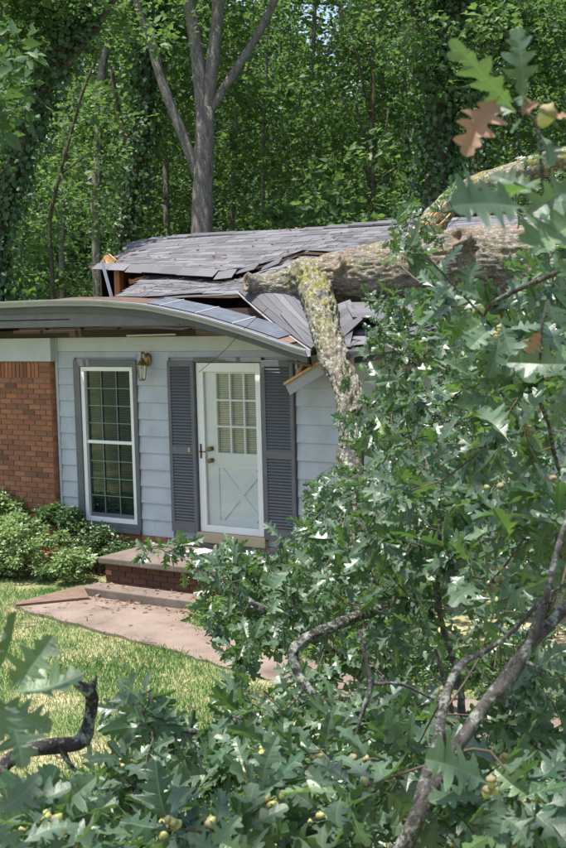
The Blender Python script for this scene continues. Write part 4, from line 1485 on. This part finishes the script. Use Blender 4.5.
def woods():
    C, R = [], []
    k = 4400
    u = RNG.uniform(-220, 790, k); v = RNG.uniform(-190, 330, k); d = 25 + 25 * RNG.random(k) ** 1.2
    pts = np.array([P(a, b, c) for a, b, c in zip(u, v, d)])
    C.append(pts); R.append(RNG.uniform(.35, .95, k))
    k = 520       # brush close behind the house
    u = RNG.uniform(-260, 800, k); v = RNG.normal(255, 38, k); d = RNG.uniform(21.5, 25, k)
    pts = np.array([P(a, b, c) for a, b, c in zip(u, v, d)])
    C.append(pts); R.append(RNG.uniform(.3, .7, k))
    k = 3600
    u = RNG.uniform(-260, 830, k); v = RNG.uniform(-170, 310, k); d = RNG.uniform(50, 66, k)
    pts = np.array([P(a, b, c) for a, b, c in zip(u, v, d)])
    C.append(pts); R.append(RNG.uniform(1.1, 2.0, k))
    C = np.vstack(C); R = np.concatenate(R)
    g = gz(C[:, 0], C[:, 1])
    uu, vv, zz = proj(C)
    kp = (C[:, 2] > g + .2) & (C[:, 1] > 7.6) & gap_keep(C)
    # leave the grey trunk and a few dark hollows clear in front
    kp &= ~((zz < 25.5) & (np.abs(uu - 203) < 26) & (vv > 95) & (vv < 260))
    hol = vnoise(np.stack([uu / 42, vv / 36, zz / 9], 1), 1.0, 77)
    kp &= ((hol > .37) & (zz < 46)) | ((zz >= 46) & (hol > .24 + .1 * (vv < 90)))
    C, R = C[kp], R[kp]
    far = zz[kp] > 49
    out = []
    for sel, per, L in ((~far, 72, .165), (far, 80, .30)):
        out.append(clump_leaves(C[sel], R[sel], per, L, .6, 1.0))
    V = np.vstack([o[0] for o in out]); T = np.vstack([out[0][1], out[1][1] + len(out[0][0])]); A = np.concatenate([o[2] for o in out])
    o = link('woods', np_mesh('woods', V, T, M['forestleaf'], attrs={'rnd': A}))
    tag(o, 'dense green deciduous woods filling the background', 'woods', kind='stuff')
woods()

# ------------------------------------------------------------------ fallen oak
oak = thing('fallen_oak_tree', 'huge fallen oak lying across the roof with its leafy crown filling the front yard', 'tree', (11.5, 1.5, GZ))
OO = ORG[oak]
def ypath(pts):
    out = []
    for (u, v, y, wpx) in pts:
        p = PY(u, v, y)
        dep = (p - CAM) @ _f
        out.append((*p, wpx / 2 / FPX * dep))
    return out
tr = ypath([(250, 284, .25, 17), (264, 285, .27, 20), (280, 286, .3, 29), (298, 285, .33, 40), (322, 283, .35, 50), (345, 279, .37, 56), (380, 275, .42, 62), (430, 268, .5, 68), (490, 264, .56, 74), (566, 264, .65, 84), (650, 264, .8, 88)])
tr += [(8.6, 1.1, 2.35, .5), (11.5, 1.4, .6, .6), (12.4, 1.5, GZ - .1, .75)]
V, F = bark_tube(tr, .018, 150, .055, 3, 12.0)
link('trunk', np_mesh('trunk', V - OO, F, M['oakbark'], True), oak)
lb = ypath([(300, 282, .34, 36), (309, 278, .22, 36), (316, 287, .06, 31), (320, 305, -.22, 27), (324, 330, -.52, 26), (332, 352, -.72, 26), (342, 376, -.9, 25), (350, 400, -1.05, 26), (351, 425, -1.15, 24), (350, 450, -1.25, 22)])
V, F = bark_tube(lb, .012, 60, .05, 8, 14.0, .05)
limb = link('limb', np_mesh('limb', V - OO, F, M['limbbark'], True), oak)
limb['label'] = 'mossy lichened limb hanging down over the crushed gutter'
up = ypath([(408, 262, .6, 38), (424, 238, .75, 32), (446, 207, .95, 24), (475, 187, 1.1, 21), (510, 175, 1.25, 22), (545, 164, 1.3, 23), (590, 152, 1.35, 22), (650, 135, 1.4, 20)])
V, F = bark_tube(up, .03, 28, .03, 12, 7.0)
link('limb', np_mesh('limb', V - OO, F, M['limbbark'], True), oak)
def knot(u, v, y, wpx, dirn, ln):
    p = PY(u, v, y); dep = (p - CAM) @ _f; r = wpx / 2 / FPX * dep
    dirn = np.array(dirn, float); dirn /= np.linalg.norm(dirn)
    pr = [(p - dirn * ln, r * 1.25), (p - dirn * ln * .5, r * 1.0), (p - dirn * ln * .12, r * 1.06), (p, r * .92), (p - dirn * .015, r * .62), (p - dirn * .05, r * .3), (p - dirn * .06, r * .02)]
    V, Fq = tube_np(np.array([q[0] for q in pr[:4]]), np.array([q[1] for q in pr[:4]]), 22)
    T, A, B = frames(np.array([q[0] for q in pr[:4]]))
    V = list(V)
    F = [tuple(q) for q in Fq]
    for c, rr in pr[4:]:
        b0 = len(V)
        for k in range(22):
            a = 2 * math.pi * k / 22
            V.append(c + rr * (math.cos(a) * A[-1] + math.sin(a) * B[-1]))
        for k in range(22):
            F.append((b0 - 22 + k, b0 - 22 + (k + 1) % 22, b0 + (k + 1) % 22, b0 + k))
    V = np.array(V)
    V += (np.stack([vnoise(V, 14, s) for s in (1, 2, 3)], 1) - .5) * r * .45
    o = link('knot', MB().add(V, F).mesh('knot', M['oakbark'], OO, True), oak)
    return o
knot(245, 283, .12, 18, (-.55, -.9, .12), .14)
knot(336, 262, .02, 17, (-.2, -.8, .55), .18)
knot(459, 236, .1, 20, (-.1, -.85, .45), .2)
for k in range(13):
    a0 = (398 + random.uniform(0, 16), 256 - random.uniform(0, 16), .30 + random.uniform(0, .2))
    ln = random.uniform(.5, 1.0)
    a1 = (a0[0] + 42 * ln + random.uniform(-4, 4), a0[1] - 42 * ln + random.uniform(-5, 5), a0[2] + .38 * ln)
    o = shard(PY(*a0), PY(*a1), random.uniform(.025, .06), random.uniform(.012, .03), 'splinter', M['splint'] if k % 3 else M['fresh'], None, 8)
    o.data.transform(Matrix.Translation(tuple(-OO)))
    o.parent = oak; ORG[o] = OO

# branch skeleton: (u, v, depth, diameter in m)
LIMB_END = lb[-1]
BRANCHES = [
    ('C', 'branch', [(350, 448, 12.62, .27), (352, 520, 12.0, .24), (365, 600, 10.8, .21), (385, 690, 9.0, .19), (420, 770, 7.4, .17), (450, 860, 5.5, .14), (440, 930, 4.0, .11), (405, 905, 3.0, .075), (398, 856, 2.68, .062)]),
    ('L1', 'branch', [(398, 856, 2.68, 0.0441), (420, 815, 2.66, 0.0304), (445, 770, 2.68, 0.0274), (470, 735, 2.7, 0.0266), (500, 692, 2.74, 0.0251), (530, 652, 2.78, 0.0228), (566, 612, 2.8, 0.0213), (620, 560, 2.9, 0.0182)]),
    ('L1f', 'branch', [(500, 692, 2.74, 0.0208), (520, 660, 2.76, 0.0192), (536, 625, 2.78, 0.0176), (548, 590, 2.8, 0.0152), (556, 560, 2.85, 0.0128), (575, 500, 2.95, 0.0096)]),
    ('L2', 'branch', [(404, 848, 2.72, 0.0289), (420, 795, 2.85, 0.0221), (438, 735, 3.0, 0.0204), (448, 690, 3.1, 0.0195), (463, 660, 3.15, 0.0170), (490, 645, 3.2, 0.0136), (515, 627, 3.2, 0.0119), (545, 596, 3.2, 0.0102), (562, 585, 3.2, 0.0068)]),
    ('L3', 'darkbranch', [(410, 600, 7.0, 0.0574), (375, 608, 6.2, 0.0492), (346, 618, 5.7, 0.0451), (318, 630, 5.55, 0.0410), (300, 641, 5.5, 0.0410), (292, 654, 5.48, 0.0451), (300, 678, 5.45, 0.0369), (312, 694, 5.4, 0.0344), (324, 712, 5.35, 0.0246)]),
    ('L4', 'branch', [(358, 628, 4.0, .010), (366, 655, 4.0, .013), (373, 684, 4.0, .017), (367, 705, 4.0, .014), (360, 730, 4.0, .010), (356, 760, 4.05, .007)]),
    ('L4b', 'branch', [(373, 684, 4.0, .011), (400, 684, 4.05, .010), (425, 695, 4.1, .008), (448, 706, 4.1, .007)]),
    ('L5', 'darkbranch', [(-40, 830, 3.0, 0.0440), (-5, 778, 3.05, 0.0387), (12, 760, 3.1, 0.0370), (28, 752, 3.1, 0.0317), (45, 749, 3.12, 0.0361), (70, 746, 3.14, 0.0326), (84, 741, 3.15, 0.0352), (90, 722, 3.15, 0.0290), (93, 700, 3.14, 0.0299), (88, 691, 3.12, 0.0290), (79, 686, 3.11, 0.0211), (70, 678, 3.1, 0.0123)]),
    ('L5b', 'darkbranch', [(60, 745, 3.13, .02), (66, 760, 3.12, .014), (75, 772, 3.1, .008)]),
    ('L5c', 'darkbranch', [(89, 694, 3.12, .02), (94, 684, 3.12, .013), (96, 678, 3.1, .005)]),
    ('L1s', 'branch', [(455, 757, 2.69, .014), (448, 742, 2.66, .010), (446, 728, 2.64, .005)]),
    ('L1t', 'branch', [(520, 665, 2.77, .014), (534, 668, 2.74, .009), (550, 676, 2.72, .005)]),
    ('L3b', 'darkbranch', [(306, 688, 5.42, .02), (298, 700, 5.4, .014), (285, 715, 5.35, .008)]),
    ('L6', 'branch', [(420, 450, 5.4, .010), (432, 490, 5.4, .014), (437, 530, 5.4, .016), (436, 570, 5.4, .018), (440, 620, 5.5, .022), (460, 700, 5.6, .03), (455, 800, 5.6, .05)]),
    ('B1', 'branch', [(365, 600, 10.8, .12), (420, 520, 9.6, .08), (480, 440, 8.6, .055), (540, 375, 8.0, .035), (600, 320, 7.6, .02)]),
    ('B2', 'branch', [(385, 690, 9.0, .10), (320, 645, 8.2, .06), (262, 605, 8.2, .04), (215, 575, 8.6, .022), (185, 560, 9.0, .012), (150, 546, 9.3, .007)]),
    ('B3', 'branch', [(420, 770, 7.4, .10), (500, 690, 6.5, .07), (555, 580, 5.8, .05), (600, 460, 5.0, .04), (640, 360, 3.6, .03), (610, 270, 2.3, .018), (575, 215, 1.75, .008)]),
    ('B4', 'branch', [(450, 860, 5.5, .09), (330, 805, 5.0, .06), (240, 745, 5.0, .035), (165, 722, 5.0, .02), (150, 690, 5.0, .009)]),
    ('B5', 'branch', [(520, 280, 12.6, .14), (512, 400, 11.2, .08), (500, 480, 10.2, .05), (480, 560, 9.5, .03)]),
    ('B5b', 'branch', [(512, 400, 11.2, .06), (440, 380, 11.2, .035), (385, 345, 11.6, .018)]),
    ('B6', 'branch', [(440, 930, 4.0, .09), (260, 905, 3.6, .07), (100, 880, 3.1, .055), (-20, 850, 2.8, .045), (-70, 760, 2.0, .03), (-50, 700, 1.7, .015), (-10, 690, 1.62, .006)]),
    ('B7', 'branch', [(560, 470, 5.5, .016), (540, 400, 4.6, .014), (515, 352, 4.0, .011), (490, 322, 3.9, .009), (460, 290, 3.8, .007), (430, 262, 3.8, .005), (400, 242, 3.8, .003)]),
    ('B8', 'branch', [(566, 265, 2.6, .012), (520, 285, 2.7, .011), (490, 300, 2.75, .010), (482, 315, 2.8, .006)]),
    ('T1', 'branch', [(575, 215, 1.75, .007), (552, 203, 1.66, .006), (543, 185, 1.62, .0055), (540, 150, 1.6, .005), (535, 120, 1.6, .0045), (520, 112, 1.6, .004)]),
    ('T2', 'branch', [(548, 300, 2.1, .006), (541, 330, 2.1, .005), (540, 360, 2.1, .004)]),
    ('D1', 'branch', [(435, 650, 6.8, .016), (442, 680, 6.8, .022), (448, 705, 6.8, .024), (452, 740, 6.8, .024)]),
    ('D2', 'branch', [(540, 345, 8.0, .02), (490, 410, 7.6, .03), (462, 420, 7.4, .02), (440, 430, 7.3, .01)]),
]
SK = []
for nm, mt_, pts in BRANCHES:
    rows = [(*P(u, v, d), w / 2) for u, v, d, w in pts]
    big = max(r[3] for r in rows)
    thin = big < .006
    V, F = bark_tube(rows, .03 if big < .03 else .05, 7 if thin else 14, 0 if thin else .26 * min(big, .05), len(nm) + len(pts), 26., .0 if thin else .035)
    link('branch', np_mesh('branch', V - OO, F, M[mt_], True), oak)
    R = smooth_path(rows, .07)
    SK.append(R[:, :3])
SK.append(smooth_path(lb, .1)[20:, :3])
SK = np.vstack(SK)

# leaf templates
def lobes(cs, ls, hi, r):
    o = [(.0, .010), (.09, .012), (.15, .035)]
    for c, l in zip(cs, ls):
        c += r.uniform(-.018, .018)
        l *= r.uniform(.72, 1.18)
        fl = r.uniform(.075, .11)
        if hi:
            k = r.choice((0, 1))
            o += [(c - .080, fl), (c - .058, .45 * l + .03), (c - .034, .78 * l), (c - .022, (.90 if k else .86) * l), (c - .010, (.80 if k else .93) * l), (c + .008, .96 * l), (c + .020, l), (c + .032, .93 * l), (c + .046, .72 * l), (c + .060, .42 * l + .025), (c + .078, fl)]
        else:
            o += [(c - .085, fl), (c - .035, .74 * l), (c + .008, l), (c + .045, .80 * l), (c + .082, fl)]
    o += [(.92, .10), (.96, .08), (.99, .035), (1.0, .0)]
    return sorted(o, key=lambda q: q[0])
OUT = ([.25, .43, .62, .80], [.17, .28, .30, .20])
LOW = ([.27, .48, .72], [.19, .29, .27])
def leaf_template(prof, seed, hi):
    r = random.Random(seed)
    bend, fold, tw, side = r.uniform(-.5, .22), r.uniform(-.05, .6), r.uniform(-.9, .9), r.uniform(-.10, .10)
    wid = r.uniform(.85, 1.15)
    V, T, mid = [], [], []
    for s in (1, -1):
        pr = lobes(prof[0], prof[1], hi, r)
        b0 = len(V)
        for k, (t, w) in enumerate(pr):
            for y in (0, s * w * wid):
                a = tw * t
                z = bend * t * t + fold * abs(y) + y * math.sin(a) + .035 * math.sin(t * 13 + s * 1.3 + seed) * (abs(y) > .12)
                V.append((t + .42 * abs(y) * (1 - t * .3), y * math.cos(a) + side * math.sin(math.pi * t), z))
                mid.append(1.0 if y == 0 else 1 - min(1, max(.12, abs(y) * 4)))
        for k in range(len(pr) - 1):
            a, b = b0 + 2 * k, b0 + 2 * k + 2
            T += [(a, b, b + 1), (a, b + 1, a + 1)] if s > 0 else [(a, b + 1, b), (a, a + 1, b + 1)]
    return np.array(V), np.array(T)[:, ::-1], np.array(mid)
TEMP = [leaf_template(LOW, s, False) for s in range(14)]
HITE = [leaf_template(OUT, s, True) for s in range(14)]
HIME = [np_mesh('leaf', v, t, M['oakleaf1'], True, {'mid': md}) for v, t, md in HITE]
HIBR = [np_mesh('dead_leaf', v, t, M['brownleaf'], True, {'mid': md}) for v, t, md in HITE[:4]]

CLUMPS = [
    # sunlit far side of the crown
    (400, 345, 11.6, 40, 32, .7, 26), (470, 345, 11.2, 55, 36, .8, 34), (540, 345, 11, 40, 45, .8, 26), (385, 430, 11.2, 36, 46, .8, 40), (450, 430, 10.6, 55, 45, .9, 38), (530, 430, 10, 50, 55, .9, 42),
    (330, 495, 10.6, 22, 22, .6, 12), (312, 550, 9.8, 26, 32, .7, 26), (360, 540, 9.8, 45, 55, .9, 44), (440, 540, 9.2, 65, 55, .9, 44), (530, 560, 8.6, 50, 60, .9, 30), (268, 602, 8.6, 30, 32, .5, 20), (330, 615, 8.2, 45, 45, .7, 38),
    (420, 640, 8, 55, 45, .7, 34), (520, 660, 7.5, 55, 45, .7, 34), (165, 550, 9.3, 20, 7, .2, 5), (205, 562, 9, 20, 12, .3, 6), (240, 568, 8.9, 20, 18, .3, 14), (268, 560, 8.9, 16, 24, .3, 12), (255, 640, 7.8, 26, 16, .3, 10), (228, 600, 8.4, 24, 32, .4, 14), (240, 650, 8, 22, 18, .3, 8),
    (352, 480, 11.6, 16, 18, .4, 7), (378, 325, 11.9, 16, 16, .4, 6),
    # middle of the crown
    (415, 410, 6.9, 45, 55, .7, 18), (500, 400, 6.1, 50, 65, .7, 28), (430, 500, 6.0, 60, 55, .7, 32), (520, 530, 5.6, 45, 65, .7, 28), (355, 560, 6.4, 45, 45, .6, 20), (400, 590, 5.8, 55, 45, .6, 24), (300, 595, 6.9, 30, 34, .4, 12),
    (275, 700, 6, 50, 24, .5, 14), (360, 725, 5.5, 65, 36, .5, 26), (460, 735, 5, 65, 45, .5, 22), (540, 720, 4.7, 40, 55, .5, 18), (205, 755, 5, 50, 34, .4, 20), (145, 722, 5, 18, 36, .3, 7), (270, 780, 4.5, 75, 45, .4, 34), (125, 800, 4.3, 50, 34, .3, 20),
    (380, 800, 4.2, 65, 40, .4, 28), (480, 810, 4, 65, 40, .4, 24), (550, 800, 3.8, 35, 45, .3, 12), (50, 815, 4, 45, 24, .3, 12),
    # near sprays
    (535, 460, 3.7, 36, 50, .25, 6), (490, 440, 4.6, 40, 50, .3, 6), (560, 540, 3.5, 16, 50, .2, 4), (455, 560, 4.6, 40, 40, .3, 6), (400, 540, 5.0, 40, 40, .3, 5), (450, 785, 3.4, 50, 40, .2, 8), (535, 815, 2.6, 35, 26, .15, 7),
    (330, 800, 3.2, 55, 34, .2, 9), (240, 830, 3.0, 45, 20, .2, 7), (155, 825, 2.9, 40, 20, .2, 6), (65, 832, 2.7, 40, 14, .15, 6), (300, 760, 3.8, 45, 25, .2, 5), (500, 590, 4.0, 25, 25, .2, 4),
    # along and above the trunk
    (405, 240, 12.8, 14, 16, .3, 6), (440, 215, 12.6, 34, 22, .5, 5), (535, 185, 12.2, 34, 26, .5, 10), (560, 225, 12, 16, 20, .4, 5), (385, 300, 12.4, 20, 5, .2, 4), (470, 318, 11.8, 40, 10, .4, 8), (545, 318, 11.6, 30, 14, .4, 8),
    (428, 285, 4.8, 8, 6, .1, 1), (448, 304, 4.6, 10, 8, .1, 2), (402, 246, 5.2, 6, 6, .1, 1), (420, 232, 12.6, 26, 14, .3, 7), (410, 300, 9.5, 26, 12, .3, 6), (490, 316, 4.2, 18, 16, .12, 4), (515, 345, 4.0, 22, 22, .15, 5), (548, 318, 4.4, 16, 30, .2, 5), (552, 390, 3.6, 14, 30, .2, 4), (440, 345, 7.5, 30, 24, .4, 9), (535, 262, 6.5, 22, 20, .4, 4), (560, 250, 5.0, 10, 20, .3, 2), 
]
pos = []
for (u, v, d, ru, rv, rd, k) in CLUMPS:
    for _ in range(k):
        q = np.clip(RNG.normal(0, .62, 3), -1.15, 1.15)
        pos.append(P(u + q[0] * ru, v + q[1] * rv, d + q[2] * rd))
pos = np.array(pos)
g = gz(pos[:, 0], pos[:, 1])
pos[:, 2] = np.maximum(pos[:, 2], g + .08)
kp = ~((pos[:, 1] > -.9) & (pos[:, 2] < 2.2))
pos = pos[kp]
D0 = np.array([np.min(((SK - p) ** 2).sum(1)) for p in pos])
order = np.argsort(D0)
pos = pos[order]
nodes = np.vstack([SK, np.zeros_like(pos)])
cnt = len(SK)
leaves = []          # base, dir, normal, length, template, rnd, brown
acorns = []
tw = []
BIAS = np.array([.25, -.38, .80])
for p in pos:
    dist = ((nodes[:cnt] - p) ** 2).sum(1)
    j = int(np.argmin(dist))
    q = nodes[j]
    nodes[cnt] = p; cnt += 1
    L = math.sqrt(dist[j])
    if L > 1.1:
        cnt -= 1
        continue
    gdir = (p - q) / (L + 1e-6)
    mid = (p + q) / 2 + RNG.normal(0, .10, 3) * L + np.array([0, 0, .05 * L])
    tw.append((q, mid, p))
    gdir = gdir + RNG.normal(0, .5, 3); gdir /= np.linalg.norm(gdir)
    dep = (p - CAM) @ _f
    k = RNG.integers(6, 12)
    rb = RNG.random()
    for i in range(k):
        r = RNG.normal(0, 1, 3); r -= gdir * (r @ gdir); r /= np.linalg.norm(r) + 1e-6
        D = gdir * RNG.uniform(.0, .9) + r + np.array([0, 0, -.25]); D /= np.linalg.norm(D)
        Nn = BIAS + RNG.normal(0, .55, 3)
        if i > 4:
            Nn = RNG.normal(0, 1, 3)
        b = p - gdir * RNG.uniform(0, .09)
        leaves.append((b, D, Nn, RNG.uniform(.095, .165), RNG.integers(0, 14), .55 * rb + .45 * RNG.random()))
    if RNG.random() < (.62 if dep < 5.5 else .25):
        for _ in range(RNG.integers(2, 6)):
            acorns.append((p + rand_dirs(1)[0] * .02, rand_dirs(1, -.3)[0], dep))
V, F, off = [], [], 0
for (a, m_, c) in tw:
    L = np.linalg.norm(c - a)
    R = smooth_path([(*a, .0030 + .003 * min(L, 1)), (*m_, .0032), (*c, .0018)], .12)
    v, f = tube_np(R[:, :3], R[:, 3], 5)
    V.append(v); F.append(f + off); off += len(v)
o = link('twigs', np_mesh('twigs', np.vstack(V) - OO, np.vstack(F), M['twig'], True), oak)
o['kind'] = 'stuff'

def leaf_axes(D, Nn):
    D = D / np.linalg.norm(D)
    S = np.cross(Nn, D); S /= np.linalg.norm(S) + 1e-9
    return D, S, np.cross(D, S)
def single_leaf(name, me, b, D, Nn, L, wide=1.0):
    D, S, Nq = leaf_axes(D, Nn)
    o = link(name, me, oak)
    b = b - OO
    o.matrix_local = Matrix(((D[0] * L, S[0] * L * wide, Nq[0] * L, b[0]), (D[1] * L, S[1] * L * wide, Nq[1] * L, b[1]), (D[2] * L, S[2] * L * wide, Nq[2] * L, b[2]), (0, 0, 0, 1)))
    return o
# hero leaves: base px, tip px, depth base/tip, roll of the blade (deg), template, brown
HERO = [
    (8, 692, 82, 681, 1.62, 1.66, 10, 0, 0), (9, 690, 40, 641, 1.62, 1.60, -25, 1, 0), (-6, 676, 30, 616, 1.55, 1.52, 20, 2, 0), (2, 700, 27, 758, 1.6, 1.56, 15, 3, 0), (-4, 700, 62, 722, 1.66, 1.7, -20, 4, 0), (-8, 690, -2, 742, 1.5, 1.5, 0, 5, 0),
    (5, 805, 72, 790, 2.0, 2.02, 10, 6, 0), (-5, 812, 30, 775, 2.0, 1.98, -10, 7, 0), (-10, 822, 30, 862, 1.8, 1.78, 12, 8, 0), (20, 845, 78, 822, 1.9, 1.92, 0, 9, 0), (60, 850, 110, 818, 2.1, 2.1, 25, 2, 0),
    (516, 112, 443, 66, 1.6, 1.55, 78, 4, 0), (524, 106, 502, 36, 1.6, 1.56, 74, 7, 0), (500, 96, 472, 142, 1.58, 1.55, 20, 1, 1), (516, 113, 484, 106, 1.6, 1.62, 35, 0, 0), (522, 108, 520, 84, 1.6, 1.62, 60, 3, 0),
    (540, 134, 550, 166, 1.6, 1.58, 10, 5, 0), (523, 118, 512, 134, 1.6, 1.62, 20, 6, 0), (541, 102, 525, 115, 1.58, 1.6, 30, 2, 1), (550, 118, 580, 112, 1.6, 1.6, 0, 3, 1), (538, 112, 562, 122, 1.6, 1.6, 30, 8, 0),
    (528, 208, 447, 213, 1.5, 1.45, 25, 0, 0), (536, 196, 492, 178, 1.7, 1.74, 20, 6, 0), (538, 190, 505, 176, 1.6, 1.7, -10, 3, 0), (580, 186, 548, 206, 1.6, 1.55, 50, 1, 0), (585, 205, 524, 240, 1.66, 1.6, 30, 5, 0),
    (548, 300, 572, 345, 2.0, 1.95, 10, 2, 0), (541, 330, 528, 352, 2.0, 2.0, 30, 3, 1), (575, 365, 512, 352, 2.2, 2.2, 20, 8, 0), (580, 295, 555, 262, 2.1, 2.1, 20, 6, 0),
    (500, 318, 528, 385, 3.4, 3.35, 10, 6, 0), (482, 300, 455, 290, 3.7, 3.7, 10, 2, 0), (470, 296, 476, 262, 3.8, 3.8, 15, 5, 0), (455, 285, 428, 300, 3.8, 3.8, -10, 1, 0), (440, 270, 455, 240, 3.8, 3.8, 25, 4, 0), (490, 315, 462, 330, 3.8, 3.8, 10, 9, 0), (498, 325, 470, 352, 3.8, 3.75, 0, 0, 0), (500, 328, 492, 372, 3.75, 3.7, 15, 3, 0), (505, 330, 540, 318, 3.8, 3.8, 20, 7, 0),
    (490, 785, 420, 762, 2.5, 2.45, 10, 0, 0), (488, 798, 428, 805, 2.5, 2.45, -10, 6, 0), (535, 800, 500, 770, 2.5, 2.5, 25, 8, 0), (545, 805, 590, 780, 2.4, 2.4, 10, 4, 0), (500, 815, 530, 845, 2.4, 2.35, 10, 5, 0), (210, 848, 232, 815, 2.3, 2.3, 5, 1, 0), (225, 852, 190, 832, 2.3, 2.3, 0, 9, 0),
]
for (u0, v0, u1, v1, d0, d1, roll, tpl, br) in HERO:
    a, c = P(u0, v0, d0), P(u1, v1, d1)
    D = c - a
    L = np.linalg.norm(D)
    Nn = -_f * .6 + np.array([0, 0, .75])
    D1, S1, N1 = leaf_axes(D, Nn)
    r = math.radians(roll)
    N1 = N1 * math.cos(r) + S1 * math.sin(r)
    if roll >= 70:                     # blades seen nearly edge-on
        N1 = np.cross(D / L, _f); N1 = N1 / np.linalg.norm(N1) - _f * .3
    single_leaf('dead_leaf' if br else 'leaf', HIBR[tpl % 4] if br else HIME[tpl], a, D, N1, L, 1.3)
nh = len([h for h in HERO if not h[8]])
B = np.array([l[0] for l in leaves]); Dd = np.array([l[1] for l in leaves]); Nn = np.array([l[2] for l in leaves])
Ln = np.array([l[3] for l in leaves]); Tm = np.array([l[4] for l in leaves]); Rd = np.array([l[5] for l in leaves])
Dd /= np.linalg.norm(Dd, axis=1)[:, None]
u, v, z = proj(B + Dd * Ln[:, None] * .5)
ok = z > 1.9
vd = (B - CAM) / np.linalg.norm(B - CAM, axis=1)[:, None]
Sd = np.cross(Nn, Dd); Sd /= np.linalg.norm(Sd, axis=1)[:, None] + 1e-9
Nd = np.cross(Dd, Sd)
sc = (Ln / z) ** 2 * (.15 + np.abs((Nd * vd).sum(1))) * ((u > -5) & (u < 571) & (v > -5) & (v < 853))
sc[~ok] = 0
top = np.argsort(-sc)[:300 - nh]
single = np.zeros(len(B), bool); single[top] = True
for i in top:
    single_leaf('leaf', HIME[int(Tm[i])], B[i], Dd[i], Nd[i], Ln[i], 1.0)
V, T, A, MD, off = [], [], [], [], 0
for k, (tv, tt, tm) in enumerate(TEMP):
    s = ok & ~single & (Tm == k)
    if not s.any():
        continue
    n = int(s.sum())
    X = B[s][:, None, :] + Ln[s][:, None, None] * (tv[None, :, 0:1] * Dd[s][:, None, :] + 1.0 * tv[None, :, 1:2] * Sd[s][:, None, :] + tv[None, :, 2:3] * Nd[s][:, None, :])
    V.append(X.reshape(-1, 3))
    T.append((tt[None] + (np.arange(n) * len(tv))[:, None, None]).reshape(-1, 3) + off)
    off += n * len(tv)
    A.append(np.repeat(Rd[s], len(tv))); MD.append(np.tile(tm, n))
o = link('foliage', np_mesh('foliage', np.vstack(V) - OO, np.vstack(T), M['oakleaf'], True, {'rnd': np.concatenate(A), 'mid': np.concatenate(MD)}), oak)
o['kind'] = 'stuff'
print('LEAVES', len(B), 'ACORNS', len(acorns), 'SPRAYS', len(pos))

# acorns
ab = MB()
ab.lathe([(.001, -.0125), (.004, -.012), (.0085, -.006), (.0105, .0), (.0105, .006), (.0095, .009)], seg=9, mi=0)
ab.lathe([(.0112, .004), (.0122, .009), (.010, .014), (.004, .0165), (.0012, .021)], seg=9, mi=1)
acme = ab.mesh('acorn', [M['acorn'], M['cap']], smooth=True)
ac = []
for (p, d, dep) in acorns:
    uu, vv, zz = proj(p)
    if -5 < uu < 571 and -5 < vv < 853 and zz > 1.4:
        ac.append((zz, p, d))
ac += [(1.6, P(545, 118, 1.58), np.array([.3, 0, .5])), (2.4, P(491, 783, 2.44), np.array([0, 0, 1.])), (2.4, P(486, 793, 2.45), np.array([0.4, 0, 1.])), (2.4, P(494, 790, 2.46), np.array([-.4, 0, .6])), (3.7, P(500, 330, 3.7), np.array([0, .2, 1.])), (3.7, P(506, 334, 3.7), np.array([.3, .2, .8])), (3.7, P(496, 336, 3.68), np.array([-.3, .2, .8]))]
ac.sort(key=lambda q: q[0])
for (zz, p, d) in ac[:290]:
    o = link('acorn', acme, oak)
    qn = Vector(d).to_track_quat('Z', 'Y')
    s_ = random.uniform(.75, 1.0)
    o.matrix_local = Matrix.LocRotScale(Vector(p - OO), qn, Vector((s_, s_, s_)))

# storm debris: snapped twigs on the lawn, path and roof
def debris():
    V, F, off = [], [], 0
    for k in range(130):
        if k < 90:
            x, y = random.uniform(-1.5, 5), random.uniform(-5.5, -1.45)
            z = GZ + (.04 if bool(in_poly(np.array([x]), np.array([y]), PATH)[0]) else .03)
            if -.75 < x < 1.3 and y > -1.42:
                continue
            p = np.array([x, y, z])
        else:
            xx = random.uniform(-1.2, 2.0)
            p = (U(xx, random.random()) if k % 2 else Lo(xx, random.random())) + np.array([0, 0, .025])
        a = random.uniform(0, 6.28); L = random.uniform(.06, .3)
        d = np.array([math.cos(a), math.sin(a), 0]) * L
        sl_ = np.array([0, 0, SL * d[1]]) if k >= 90 else 0
        R = smooth_path([p, p + d * .5 + np.array([random.uniform(-.02, .02), random.uniform(-.02, .02), .008]), p + d + sl_], .08)
        v, f = tube_np(R[:, :3], np.linspace(.0045, .0022, len(R)), 5)
        V.append(v); F.append(f + off); off += len(v)
    o = link('twig_litter', np_mesh('twig_litter', np.vstack(V), np.vstack(F), M['twig'], True))
    tag(o, 'snapped twigs strewn over the lawn, path and roof', 'twigs', kind='stuff')
debris()
